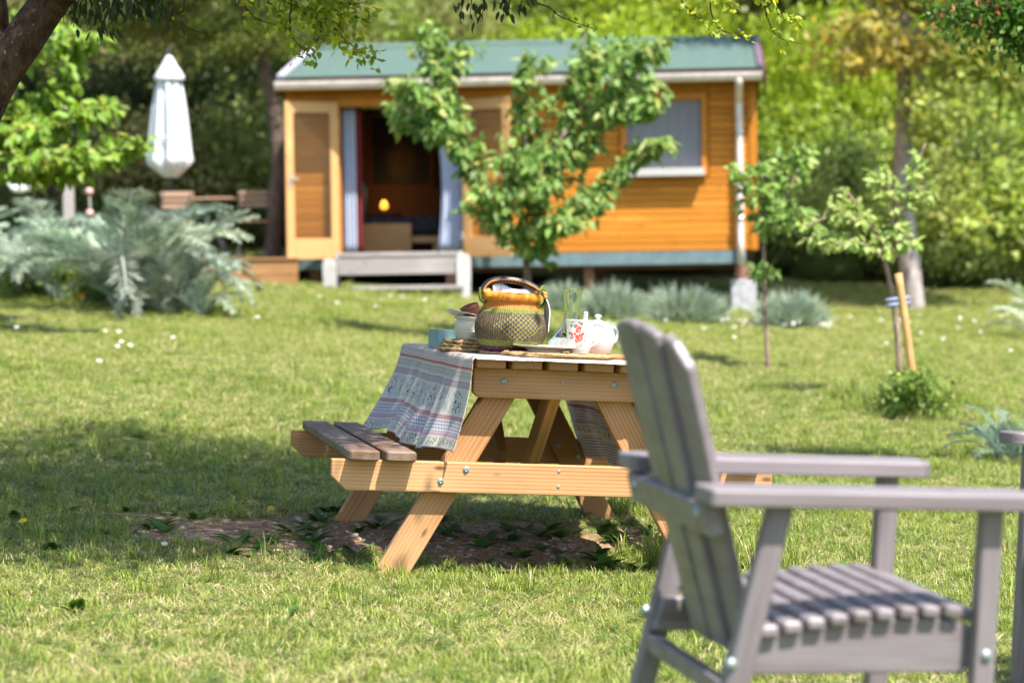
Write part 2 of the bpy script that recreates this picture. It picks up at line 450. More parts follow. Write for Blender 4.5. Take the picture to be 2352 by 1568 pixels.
_box = {}
def box_me(sx, sy, sz, bev=.003):
    k = (round(sx, 4), round(sy, 4), round(sz, 4), bev)
    def new():
        bm = bmesh.new(); bmesh.ops.create_cube(bm, size=1); bmesh.ops.scale(bm, vec=(sx, sy, sz), verts=bm.verts)
        if bev: bmesh.ops.bevel(bm, geom=bm.edges[:], offset=bev, segments=1, affect='EDGES', profile=.5)
        m = bpy.data.meshes.new('box'); bm.to_mesh(m); bm.free(); return m
    if k not in _box: _box[k] = {}
    return k, new
def box(name, sx, sy, sz, mat, parent=None, M=None, bev=.003):
    k, new = box_me(sx, sy, sz, bev)
    if mat not in _box[k]: _box[k][mat] = new()
    return ob(name, _box[k][mat], mat, parent, M)
def prism(poly, th, bev=.003, name='prism'):
    """poly in local XZ, thickness along Y (centred)"""
    bm = bmesh.new(); vs = [bm.verts.new((x, -th/2, z)) for x, z in poly]; f = bm.faces.new(vs)
    r = bmesh.ops.extrude_face_region(bm, geom=[f])
    bmesh.ops.translate(bm, vec=(0, th, 0), verts=[q for q in r['geom'] if isinstance(q, bmesh.types.BMVert)])
    bmesh.ops.recalc_face_normals(bm, faces=bm.faces[:])
    if bev: bmesh.ops.bevel(bm, geom=bm.edges[:], offset=bev, segments=1, affect='EDGES', profile=.5)
    m = bpy.data.meshes.new(name); bm.to_mesh(m); bm.free(); return m
def frame_between(A, B, nrm):
    """matrix: X along AB, Z close to nrm, at the middle"""
    A = Vector(A); B = Vector(B); x = (B-A).normalized(); z = Vector(nrm); z = (z-x*z.dot(x)).normalized(); y = z.cross(x)
    M = Matrix.Identity(4); c = (A+B)/2
    for i in range(3): M[i][0] = x[i]; M[i][1] = y[i]; M[i][2] = z[i]; M[i][3] = c[i]
    return M, (B-A).length
def board(name, A, B, wdt, th, nrm, mat, parent=None, bev=.003):
    """board from A to B, width along Y, thickness th along nrm"""
    M, L = frame_between(A, B, nrm); return box(name, L, wdt, th, mat, parent, M, bev)
def crom(P, n=6):
    P = [Vector(p) for p in P]; Q = [P[0]*2-P[1]]+P+[P[-1]*2-P[-2]]; o = []
    for i in range(1, len(Q)-2):
        for k in range(n):
            t = k/n; a, b, c, d = Q[i-1], Q[i], Q[i+1], Q[i+2]
            o.append(.5*((2*b)+(c-a)*t+(2*a-5*b+4*c-d)*t*t+(3*b-a-3*c+d)*t**3))
    o.append(P[-1]); return o
def tube_vf(P, R, seg=8, caps=True):
    P = [Vector(p) for p in P]; n = len(P)
    if not hasattr(R, '__len__'): R = [R]*n
    V = []; F = []; up = Vector((0, 0, 1)); prev = None
    for i, p in enumerate(P):
        d = (P[min(i+1, n-1)]-P[max(i-1, 0)]).normalized()
        if prev is None:
            a = d.cross(up if abs(d.z) < .95 else Vector((1, 0, 0))).normalized()
        else:
            a = (prev-d*prev.dot(d)).normalized()
        prev = a; b = d.cross(a)
        for k in range(seg):
            t = 2*PI*k/seg; V.append(p+(a*math.cos(t)+b*math.sin(t))*R[i])
    for i in range(n-1):
        for k in range(seg):
            k2 = (k+1) % seg; F.append((i*seg+k, i*seg+k2, (i+1)*seg+k2, (i+1)*seg+k))
    if caps: F.append(tuple(range(seg-1, -1, -1))); F.append(tuple((n-1)*seg+k for k in range(seg)))
    return V, F
def merge(parts):
    V = []; F = []
    for v, f in parts:
        o = len(V); V += list(v); F += [tuple(i+o for i in q) for q in f]
    return V, F
def interp_r(r0, r1, n): return [r0+(r1-r0)*i/(n-1) for i in range(n)]
def tube(name, P, r0, r1, mat, parent=None, seg=8, n=5, M=None):
    Q = crom(P, n); v, f = tube_vf(Q, interp_r(r0, r1, len(Q)), seg); return ob(name, me_np(name, v, f, True), mat, parent, M)
def lathe_me(prof, seg=48, name='lathe', rfun=None):
    V = []; F = []; n = len(prof)
    for i, (r, z) in enumerate(prof):
        for k in range(seg):
            t = 2*PI*k/seg; rr = r if rfun is None else rfun(r, z, t, i, k); V.append((rr*math.cos(t), rr*math.sin(t), z))
    for i in range(n-1):
        for k in range(seg):
            k2 = (k+1) % seg; F.append((i*seg+k, i*seg+k2, (i+1)*seg+k2, (i+1)*seg+k))
    if prof[0][0] > 1e-6: F.append(tuple(range(seg-1, -1, -1)))
    if prof[-1][0] > 1e-6: F.append(tuple((n-1)*seg+k for k in range(seg)))
    return me_np(name, V, F, True)
def lathe(name, prof, mat, parent=None, M=None, seg=48): return ob(name, lathe_me(prof, seg, name), mat, parent, M)
def smooth_prof(pts, n=4):
    return [(max(0, q.x), q.z) for q in crom([(r, 0, z) for r, z in pts], n)]
def copy_tree(o, parent=None):
    c = o.copy(); COL.objects.link(c); c.parent = parent
    for ch in list(o.children): copy_tree(ch, c)
    return c

# leaves: vectorised ---------------------------------------------------
def norm(a): return a/np.maximum(np.linalg.norm(a, axis=1, keepdims=True), 1e-9)
def leaf_arrays(P, A, N, L, W, C, full=True, fold=.25):
    """P base points, A axis, N normal, L length, W half width, C colour"""
    A = norm(A); B = norm(np.cross(N, A)); N = np.cross(A, B); n = len(P)
    L = np.broadcast_to(L, n)[:, None]; W = np.broadcast_to(W, n)[:, None]
    if full:
        dr = N*L
        vs = [P, P+A*L*.30-B*W*.95+dr*fold*.12, P+A*L*.68-B*W*.72+dr*fold*.02, P+A*L-dr*.16,
              P+A*L*.68+B*W*.72+dr*fold*.02, P+A*L*.30+B*W*.95+dr*fold*.12, P+A*L*.32-dr*.02, P+A*L*.68-dr*.06]
        V = np.stack(vs, 1).reshape(-1, 3); o = (np.arange(n)*8)[:, None]
        tri = np.concatenate([o+np.array(t) for t in ([0, 6, 1], [2, 7, 3], [0, 5, 6], [4, 3, 7])])
        quad = np.concatenate([o+np.array(t) for t in ([1, 6, 7, 2], [6, 5, 4, 7])])
        return V, [tri, quad], np.repeat(C, 8, 0)
    V = np.stack([P, P+A*L*.5-B*W, P+A*L, P+A*L*.5+B*W], 1).reshape(-1, 3); o = (np.arange(n)*4)[:, None]
    return V, [o+np.array([0, 1, 2, 3])], np.repeat(C, 4, 0)
def rand_dirs(n):
    d = rng.normal(size=(n, 3)); return norm(d)
def col_var(base, n, dv=.25, alt=None, pa=.0):
    c = np.array(base)[None]*(1+rng.uniform(-dv, dv, (n, 1)))*(1+rng.uniform(-.08, .08, (n, 3)))
    if alt is not None:
        k = rng.random(n) < pa; c[k] = np.array(alt)*(1+rng.uniform(-dv, dv, (k.sum(), 1)))
    return np.clip(c, 0, 1)
def along(poly, n, t0=0.):
    """n random points on polyline, with tangents"""
    P = np.array([tuple(p) for p in poly]); d = np.linalg.norm(np.diff(P, axis=0), axis=1); cum = np.concatenate([[0], np.cumsum(d)])
    s = (t0+(1-t0)*rng.random(n))*cum[-1]; i = np.clip(np.searchsorted(cum, s, side='right')-1, 0, len(d)-1)
    f = ((s-cum[i])/d[i])[:, None]
    return P[i]*(1-f)+P[i+1]*f, norm(P[i+1]-P[i])

# ================================================================== ground
def make_ground():
    xs = np.concatenate([np.linspace(-160, -15, 16), np.linspace(-13.5, 13.5, 190), np.linspace(15, 160, 16)])
    ys = np.concatenate([np.linspace(-60, 3, 12), np.linspace(3.2, 15, 130), np.linspace(15.2, 34, 80), np.linspace(35, 76, 40), np.linspace(80, 260, 10)])
    Xg, Yg = np.meshgrid(xs, ys); Z = ground(Xg, Yg)
    sm = soil_mask(Xg, Yg); Z = Z-.012*sm
    V = np.stack([Xg, Yg, Z], -1).reshape(-1, 3); nx = len(xs); i = (np.arange(len(ys)-1)[:, None]*nx+np.arange(nx-1)[None]).ravel()
    m = me_fast('ground', V, [np.stack([i, i+1, i+nx+1, i+nx], 1)], None, True)
    a = m.attributes.new('soil', 'FLOAT_COLOR', 'POINT'); c = np.ones((len(V), 4), 'f'); c[:, :3] = sm.reshape(-1, 1)
    a.data.foreach_set('color', c.ravel())
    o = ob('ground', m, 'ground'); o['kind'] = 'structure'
make_ground()

def scatter(name, P, rot, scl, idx, coll, color=(1, 1, 1)):
    m = bpy.data.meshes.new(name); m.vertices.add(len(P)); m.vertices.foreach_set('co', np.asarray(P, 'f').ravel())
    m.attributes.new('rot', 'FLOAT_VECTOR', 'POINT').data.foreach_set('vector', np.asarray(rot, 'f').ravel())
    m.attributes.new('scl', 'FLOAT', 'POINT').data.foreach_set('value', np.asarray(scl, 'f'))
    m.attributes.new('idx', 'INT', 'POINT').data.foreach_set('value', np.asarray(idx, 'i'))
    o = ob(name, m); o.color = (*color, 1); g = bpy.data.node_groups.new(name, 'GeometryNodeTree')
    g.interface.new_socket('Geometry', in_out='INPUT', socket_type='NodeSocketGeometry')
    g.interface.new_socket('Geometry', in_out='OUTPUT', socket_type='NodeSocketGeometry')
    N = g.nodes; gi = N.new('NodeGroupInput'); go = N.new('NodeGroupOutput'); ip = N.new('GeometryNodeInstanceOnPoints')
    ci = N.new('GeometryNodeCollectionInfo'); ci.inputs['Collection'].default_value = coll
    ci.inputs['Separate Children'].default_value = True; ci.inputs['Reset Children'].default_value = True
    def na(nm, dt):
        q = N.new('GeometryNodeInputNamedAttribute'); q.data_type = dt; q.inputs['Name'].default_value = nm
        return [s for s in q.outputs if s.enabled and s.name == 'Attribute'][0]
    l = g.links.new
    l(gi.outputs[0], ip.inputs['Points']); l(ci.outputs[0], ip.inputs['Instance']); ip.inputs['Pick Instance'].default_value = True
    l(na('idx', 'INT'), ip.inputs['Instance Index']); l(na('rot', 'FLOAT_VECTOR'), ip.inputs['Rotation']); l(na('scl', 'FLOAT'), ip.inputs['Scale'])
    l(ip.outputs[0], go.inputs[0]); md = o.modifiers.new('scatter', 'NODES'); md.node_group = g; o['kind'] = 'stuff'
    return o
G1, G2, G3, DRY, DRY2 = (.225, .28, .050), (.305, .355, .078), (.145, .205, .036), (.55, .46, .26), (.40, .33, .17)
def tuft(n, rad, h0, h1, wd, mixw, lean):
    Vs = []; Fq = []; Ft = []; Cs = []; pal = [G1, G2, G3, DRY, DRY2]
    for i in range(n):
        a = random.random()*2*PI; r = rad*math.sqrt(random.random()); b = random.random()*2*PI; h = random.uniform(h0, h1); ww = wd*random.uniform(.7, 1.3)
        ln = h*random.uniform(.1, lean); x, y = r*math.cos(a), r*math.sin(a); ca, sa = math.cos(b), math.sin(b); o = len(Vs)
        for k, (t, q) in enumerate(((0, 1), (.45, .9), (.8, .55))):
            cx = x-sa*ln*t*t; cy = y+ca*ln*t*t; z = h*t*(1-.15*t*lean)
            Vs += [(cx-ca*ww*q, cy-sa*ww*q, z), (cx+ca*ww*q, cy+sa*ww*q, z)]
        Vs.append((x-sa*ln, y+ca*ln, h*(1-.2*lean)))
        Fq += [(o, o+1, o+3, o+2), (o+2, o+3, o+5, o+4)]; Ft.append((o+4, o+5, o+6))
        c = np.array(random.choices(pal, mixw)[0])*random.uniform(.75, 1.25); Cs += [c]*7
    return me_fast('tuft', np.array(Vs), [np.array(Fq), np.array(Ft)], np.array(Cs))
def clover():
    V = []; F = []; C = []
    for i in range(14):
        a = random.random()*6.28; r = .045*math.sqrt(random.random()); x, y, z = r*math.cos(a), r*math.sin(a), random.uniform(.012, .032); s = random.uniform(.006, .011)
        c = np.array(random.choice([(.09, .17, .03), (.14, .22, .04), (.07, .14, .03)]))
        for k in range(3):
            b = a+k*2.09; o = len(V); tl = random.uniform(-.3, .3)
            for rr, ang in ((0, 0), (1, -.55), (1.25, 0), (1, .55)): V.append((x+s*rr*math.cos(b+ang), y+s*rr*math.sin(b+ang), z+s*rr*tl)); C.append(c)
            F.append((o, o+1, o+2, o+3))
    return me_fast('clover', np.array(V), [np.array(F)], np.array(C))
def broadleaf():
    n = 9; a = rng.random(n)*6.28; el = rng.uniform(.2, .8, n); A = np.stack([np.cos(a)*np.cos(el), np.sin(a)*np.cos(el), np.sin(el)], 1)
    P = np.zeros((n, 3)); N = np.stack([-np.cos(a)*np.sin(el), -np.sin(a)*np.sin(el), np.cos(el)], 1)
    V, F, C = leaf_arrays(P, A, N, rng.uniform(.05, .11, n), rng.uniform(.010, .02, n), col_var((.085, .17, .03), n))
    return me_fast('broadleaf', V, F, C)
tufts = bpy.data.collections.new('tuft_sources')
specs = [tuft(50, .055, .012, .036, .0012, (4, 4, 2, 1, .6), 1.5), tuft(50, .055, .012, .040, .0013, (3, 5, 1, 1.6, 1), 1.5), tuft(46, .055, .015, .045, .0014, (2, 3, 1, 3.4, 2), 1.8),
         tuft(24, .035, .03, .075, .0018, (4, 3, 3, .6, .3), 1.0), tuft(28, .055, .008, .026, .0021, (1, 1.5, .5, 5, 4), 2.2), clover(), broadleaf(), tuft(14, .03, .06, .14, .0023, (4, 3, 3, .3, .3), .8)]
for i, m in enumerate(specs):
    m.materials.append(MT['grass']); q = bpy.data.objects.new('tuft_%d' % i, m); tufts.objects.link(q)
def vnoise(x, y, s):
    return np.sin(x*s*1.3+y*s*.7+.3)*np.sin(y*s*1.1-x*s*.5+1.7)+.5*np.sin(x*s*2.9+1)*np.sin(y*s*2.3+2)
def in_cabin(x, y): return (y > 27.9) & (x > -2.9) & (x < 3.0)
def make_grass():
    out = []
    for y0, y1, dens, s in ((5.2, 7.4, 640, 1.0), (7.4, 10.8, 600, 1.0), (10.8, 15, 300, 1.15), (15, 22, 170, 1.35), (22, 33.5, 100, 1.6)):
        xm = lambda y: .235*y+.8
        n = int(dens*2*xm(y1)*(y1-y0)); x = rng.uniform(-1, 1, n)*xm(y1); y = rng.uniform(y0, y1, n)
        k = (np.abs(x) < xm(y)) & ~in_cabin(x, y); sm = soil_mask(x, y); k &= rng.random(n) > np.clip(sm*1.3, 0, .93)
        x, y = x[k], y[k]; n = len(x); out.append((x, y, np.full(n, s)*rng.uniform(.62, 1.08, n)))
    x, y, s = [np.concatenate(q) for q in zip(*out)]; n = len(x); r = rng.random(n); d = vnoise(x, y, 1.1)+.6*vnoise(x, y, 3.7)
    idx = np.zeros(n, int); p_dry = np.clip(.17+.28*d, .01, .65)*np.where(y > 10.5, .5, 1.); p_long = np.clip(.10-.10*d, .01, .3)
    edge = np.clip(soil_mask(x, y)*1.2, 0, 1)*(y < 20)
    idx = np.where(r < .45, 0, 1); idx = np.where(r > .82, 2, idx); r2 = rng.random(n); idx = np.where(r2 < p_dry, np.where(rng.random(n) < .5, 4, 2), idx)
    idx = np.where((r2 > .5) & (r2 < .5+p_long), 3, idx); idx = np.where((r2 > .84) & (y < 17), 5, idx); idx = np.where((r2 > .9985-.14*edge) & (y < 14), 6, idx)
    idx = np.where((r2 > .90) & (r2 < .903+.03*edge), 7, idx)
    # unmown grass around the legs of the table and the staked sapling
    for cx, cy, rr in ((.72, 8.95, .33), (.55, 10.3, .25), (2.66, 16.7, .55), (-.45, 8.75, .10)):
        q = ((x-cx)**2+((y-cy)*1.0)**2 < rr*rr) & (rng.random(n) < .6); idx = np.where(q, np.where(rng.random(n) < .6, 3, 7), idx); s = np.where(q, s*1.2, s)
    sm_ = soil_mask(x, y); q = (sm_ > .45) & (idx != 6); idx = np.where(q, np.where(rng.random(n) < .6, 4, 0), idx); s = np.where(q, s*.7, s)
    z = ground(x, y)-.003-.012*soil_mask(x, y)
    rot = np.stack([rng.normal(0, .12, n), rng.normal(0, .12, n), rng.random(n)*6.28], 1)
    scatter('grass', np.stack([x, y, z], 1), rot, s, idx, tufts)
    # broad weeds on the bare earth
    n = 240; x = rng.uniform(-1.7, .9, n); y = rng.uniform(8.55, 10.3, n); k = (soil_mask(x, y) > .05); x, y = x[k], y[k]; n = len(x)
    k2 = rng.random(n) < np.where(y < 9.0, .95, .55); x, y = x[k2], y[k2]; n = len(x)
    scatter('weeds', np.stack([x, y, ground(x, y)-.012], 1), np.stack([np.zeros(n), np.zeros(n), rng.random(n)*6.28], 1), rng.uniform(.5, 1.15, n),
            np.where(rng.random(n) < .7, 6, 5), tufts)
make_grass()

def pebble(seed):
    bm = bmesh.new(); bmesh.ops.create_icosphere(bm, subdivisions=1, radius=1); r = random.Random(seed)
    for v in bm.verts: v.co *= r.uniform(.75, 1.15); v.co.z *= .5
    m = bpy.data.meshes.new('pebble'); bm.to_mesh(m); bm.free(); m.materials.append(MT['soilstone']); return m
def litter():
    n = 1; V, F, C = leaf_arrays(np.zeros((1, 3)), np.array([[1., 0, .2]]), np.array([[0, .2, 1.]]), .03, .008, np.array([[.30, .19, .09]])); m = me_fast('litter', V, F, C); m.materials.append(MT['grass']); return m
peb = bpy.data.collections.new('pebble_sources')
for i in range(3): peb.objects.link(bpy.data.objects.new('pebble_%d' % i, pebble(i)))
lt = bpy.data.objects.new('pebble_x', litter()); peb.objects.link(lt)
n = 1500; x = rng.uniform(-1.6, 1.0, n); y = rng.uniform(8.55, 10.2, n); k = soil_mask(x, y) > .25; x, y = x[k], y[k]; n = len(x)
idx = rng.integers(0, 4, n); scl = np.where(idx == 3, rng.uniform(.6, 1.6, n), rng.uniform(.003, .012, n)**1.0)
scl = np.where((idx < 3) & (rng.random(n) < .05), scl*2.2, scl)
scatter('pebbles', np.stack([x, y, ground(x, y)-.010], 1), np.stack([rng.normal(0, .2, n), rng.normal(0, .2, n), rng.random(n)*6.28], 1), scl, idx, peb)

# ================================================================== cabin
CW, CYAW, FLOOR = 5.53, -.08, 1.30
c0 = px(668, 590, 28.9)
CM = T(c0.x, c0.y, FLOOR) @ Rz(CYAW); CMi = CM.inverted()
def cab(u, v, Y=0.):
    """photo pixel -> cabin-local (X, Z) on the plane at local depth Y"""
    o = CMi @ Vector((0, 0, CZ)); p = CMi @ px(u, v, 28.); d = p-o; k = (Y-o.y)/d.y; q = o+d*k; return q.x, q.z
def boxes_me(bl, bev=.004):
    P = []
    bm = bmesh.new()
    for c, s in bl:
        r = bmesh.ops.create_cube(bm, size=1)['verts']; bmesh.ops.scale(bm, vec=s, verts=r); bmesh.ops.translate(bm, vec=c, verts=r)
    if bev: bmesh.ops.bevel(bm, geom=bm.edges[:], offset=bev, segments=1, affect='EDGES', profile=.5)
    m = bpy.data.meshes.new('boxes'); bm.to_mesh(m); bm.free(); return m
def make_cabin():
    cb = thing('wooden_cabin', 'honey coloured wooden cabin with green shingle roof standing on stilts', 'cabin', CM)
    WH = 2.02; DEP = 3.9
    dx0, _ = cab(783, 400); dx1, _ = cab(1062, 400); _, dz1 = cab(1000, 240)
    wx0, wz0 = cab(1440, 398); wx1, wz1 = cab(1610, 215)
    def panel(x0, x1, z0, z1, y, t): return ((x0+x1)/2, y, (z0+z1)/2), (x1-x0, t, z1-z0)
    wall = ob('wall', boxes_me([panel(0, dx0, 0, WH, .05, .05), panel(dx0, dx1, dz1, WH, .05, .05), panel(dx1, wx0, 0, WH, .05, .05),
                                panel(wx0, wx1, wz1, WH, .05, .05), panel(wx0, wx1, 0, wz0, .05, .05), panel(wx1, CW, 0, WH, .05, .05)], 0), 'clad', cb)
    pitch = .0842
    for r in range(24):
        z0 = r*pitch; z1 = z0+pitch; zc = (z0+z1)/2; seg = [(0.05, CW-.05)]
        if zc < dz1: seg = [(0.05, dx0-.07), (dx1+.07, CW-.05)]
        if wz0-.06 < zc < wz1+.05:
            seg = [s for a, b in seg for s in ([(a, wx0-.08), (wx1+.08, b)] if b > wx1 and a < wx0 else [(a, b)])]
        for a, b in seg:
            box('board', b-a, .03, pitch-.006, 'clad', wall, T((a+b)/2, .008, zc), .007)
    for a in (0.02, CW-.02): box('corner_board', .09, .06, WH, 'clad', cb, T(a, 0, WH/2), .005)
    box('side_wall', .05, DEP, WH, 'clad', cb, T(-.004, DEP/2+.09, WH/2)); box('side_wall', .05, DEP, WH, 'clad', cb, T(CW+.004, DEP/2+.09, WH/2))
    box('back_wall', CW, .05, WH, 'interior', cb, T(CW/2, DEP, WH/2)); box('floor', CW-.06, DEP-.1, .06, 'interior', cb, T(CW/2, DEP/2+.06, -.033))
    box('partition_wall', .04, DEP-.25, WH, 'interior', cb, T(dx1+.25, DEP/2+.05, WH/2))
    # door frame
    dh = dz1
    fr = ob('door_frame', boxes_me([((dx0-.03, -.018, dh/2+.02), (.06, .05, dh+.04)), ((dx1+.03, -.018, dh/2+.02), (.06, .05, dh+.04)), (((dx0+dx1)/2, -.022, dh+.04), (dx1-dx0+.14, .055, .10))]), 'clad', cb)
    def leaf(side):
        wl, hl = .655, 1.86; s = .10
        m = boxes_me([((s/2, 0, hl/2), (s, .045, hl)), ((wl-s/2, 0, hl/2), (s, .045, hl)), ((wl/2, 0, hl-.065), (wl-2*s, .043, .13)), ((wl/2, 0, .12), (wl-2*s, .043, .24))])
        hx = dx0-.02 if side < 0 else dx1+.02
        ang = PI+math.radians(27) if side < 0 else -math.radians(27)
        d = ob('door', m, 'trimwood', cb, T(hx, -.07, -.03) @ Rz(ang))
        p = box('pane', wl-2*s+.01, .008, hl-.37, 'doorpane', d, T(wl/2, 0, .24+(hl-.37)/2), 0)
        h = ob('handle', boxes_me([((0, 0, 0), (.03, .07, .16)), ((-.04, -.05, .02), (.11, .02, .02)), ((-.04, .05, .02), (.11, .02, .02))], .003), 'steel', d, T(wl-.055, 0, .93))
        for i in range(3): box('hinge', .02, .05, .09, 'steel', d, T(-.002, -.03, .25+i*.68), .002)
    leaf(-1); leaf(1)
    # window
    ww, wh = wx1-wx0, wz1-wz0
    wn_ = ob('window', boxes_me([((0, 0, 0+wh/2-.03), (ww+.14, .06, .08)), ((0, 0, -wh/2-.01), (ww+.14, .06, .07)), ((-ww/2-.035, 0, 0), (.07, .055, wh-.02)), ((ww/2+.035, 0, 0), (.07, .055, wh-.02))]), 'clad', cb, T((wx0+wx1)/2, -.03, (wz0+wz1)/2))
    box('pane', ww, .01, wh, 'winpane', wn_, T(0, .035, 0), 0); box('sill', ww+.06, .14, .09, 'whitewood', wn_, T(0, -.07, -wh/2-.0))
    # skirt, stilts
    sx0, _ = cab(1065, 590); box('skirt_board', CW-.12-sx0, .03, .15, 'skirt', cb, T((sx0+CW-.12)/2, -.03, -.08)); box('skirt_board', dx0-.1, .03, .15, 'skirt', cb, T(dx0/2-.05, -.03, -.08))
    for X_ in (.25, 1.9, 3.55, CW-.15):
        for Y_ in (.25, DEP-.3):
            wpt = CM @ Vector((X_, Y_, 0)); gzz = gz(wpt.x, wpt.y)-FLOOR
            if X_ > 5 and Y_ < 1:
                box('post', .18, .2, .20, 'brick', cb, T(X_, Y_-.1, -.24)); box('footing', .30, .32, -gzz-.30, 'concrete', cb, T(X_, Y_-.1, (gzz-.05-.34)/2), .012)
            else: box('post', .12, .12, -gzz+.0, 'brick', cb, T(X_, Y_, (gzz-.11)/2))
    for Y_ in (.3, DEP-.3): box('beam', CW-.1, .12, .14, 'darkclad', cb, T(CW/2, Y_, -.14))
    # roof
    ez, rz_, ey, ry = WH+.04, WH+.58, -.34, DEP/2+.03; L0, L1 = -.055, CW+.09
    sl_ = math.atan2(rz_-ez, ry-ey); ln = math.hypot(rz_-ez, ry-ey)
    RM = T((L0+L1)/2, ey, ez) @ Rx(sl_)
    roof = box('roof', L1-L0, ln, .04, 'darkclad', cb, RM @ T(0, ln/2, .02)); rows = 13; rp = ln/rows
    for i in range(rows):
        xo = 0.
        while xo < L1-L0-.01:
            l = min(1.0 if xo or i % 2 == 0 else .5, L1-L0-xo); s = box('shingle', l-.004, rp+.05, .008, 'roof', roof, T(-(L1-L0)/2+xo+l/2, -ln/2+(i+.5)*rp, .031) @ Rx(-.03), .002); xo += l
    bk = box('roof', L1-L0, ln, .05, 'roof', cb, T((L0+L1)/2, 2*ry-ey, ez) @ Rz(PI) @ Rx(sl_) @ T(0, ln/2, .02)); bk['label'] = 'rear roof slope'
    tube('ridge_cap', [(L0, ry, rz_+.05), (CW/2, ry, rz_+.05), (L1, ry, rz_+.05)], .06, .06, 'roof', cb)
    box('verge', .09, ln, .07, 'lilac', cb, T(L0+.03, ey, ez) @ Rx(sl_) @ T(0, ln/2, .05)); box('verge', .07, ln, .08, 'plum', cb, T(L1-.02, ey, ez) @ Rx(sl_) @ T(0, ln/2, .05))
    for a in (L0-.022, L1+.03): box('barge_board', .035, ln+.1, .2, 'darkclad', cb, T(a, ey, ez) @ Rx(sl_) @ T(0, ln/2, -.08))
    for a in (L0-.022, L1+.03): box('barge_board', .035, ln+.1, .2, 'darkclad', cb, T(a, 2*ry-ey, ez) @ Rz(PI) @ Rx(sl_) @ T(0, ln/2, -.08))
    for a in (-.0, CW): ob('gable', prism([(0.06, 0), (DEP, 0), (DEP/2, .46)], .04, 0), 'clad', cb, T(a, 0, WH) @ Rz(PI/2))
    box('fascia', L1-L0-.02, .03, .13, 'clad', cb, T((L0+L1)/2, ey+.02, ez-.045)); box('soffit', L1-L0-.02, -ey-.04, .02, 'darkclad', cb, T((L0+L1)/2, ey/2, ez-.095))
    # gutter (open half round) and downpipe
    V = []; F = []; K = 9
    for xx in (L0-.03, L1+.0):
        for q in range(K):
            t = PI+PI*q/(K-1); V.append((xx, .062*math.cos(t), .098*math.sin(t)))
        for q in range(K):
            t = 2*PI-PI*q/(K-1); V.append((xx, .056*math.cos(t), .091*math.sin(t)))
    for q in range(2*K): F.append((q, (q+1) % (2*K), 2*K+(q+1) % (2*K), 2*K+q))
    F += [tuple(range(2*K-1, -1, -1)), tuple(range(2*K, 4*K))]
    ob('gutter', me_np('gutter', V, F), 'gutter', cb, T(0, ey-.06, ez-.005))
    dpx, _ = cab(1699, 400, -.1); _, zb = cab(1705, 607, -.1)
    pipe = tube('downpipe', [(dpx, ey-.06, ez-.07), (dpx, ey-.05, ez-.14), (dpx, -.12, ez-.30), (dpx, -.09, ez-.42), (dpx, -.09, .9), (dpx, -.09, zb)], .043, .043, 'gutter', cb, 12, 4)
    for z_ in (.35, 1.35): lathe('bracket', [(.044, 0), (.053, 0), (.053, .04), (.044, .04)], 'steel', pipe, T(dpx, -.09, z_), 16)
    return cb, dx0, dx1, dz1, DEP, WH
cabin, DX0, DX1, DZ1, CDEP, CWH = make_cabin()

def curtain(name, label, x0, x1, z0, z1, Y, mat, waves, gather=0.):
    nx, nz = 40, 14; V = []; F = []; U = []
    for j in range(nz+1):
        t = j/nz
        for i in range(nx+1):
            s = i/nx; wdt = (x1-x0)*(1-gather*math.sin(t*PI*.9)); xx = x0+wdt*s if gather >= 0 else x1-(x1-x0)*(1+gather*math.sin(t*PI*.9))*(1-s)
            V.append((xx, Y+.03*math.sin(s*waves*2*PI)*(1-.3*t), z1+(z0-z1)*t)); U.append((s, t))
    for j in range(nz):
        for i in range(nx): a = j*(nx+1)+i; F.append((a, a+1, a+nx+2, a+nx+1))
    o = ob(name, me_np(name, V, F, True, uv=U), mat, None, CM)
    s = o.modifiers.new('thick', 'SOLIDIFY'); s.thickness = .004
    return tag(o, label, 'curtain')
curtain('curtain', 'blue and white striped curtain hanging at the left of the open cabin doorway', DX0+.01, DX0+.16, .03, DZ1-.02, .12, 'curtain', 3)
curtain('curtain', 'narrow red curtain edge beside the blue striped one in the cabin doorway', DX0+.165, DX0+.235, .03, DZ1-.02, .14, 'red', 1.5)
curtain('curtain', 'pale blue striped curtain drawn to the right side of the cabin doorway', DX1-.34, DX1-.02, .04, DZ1-.02, .12, 'curtain', 5, -.25)

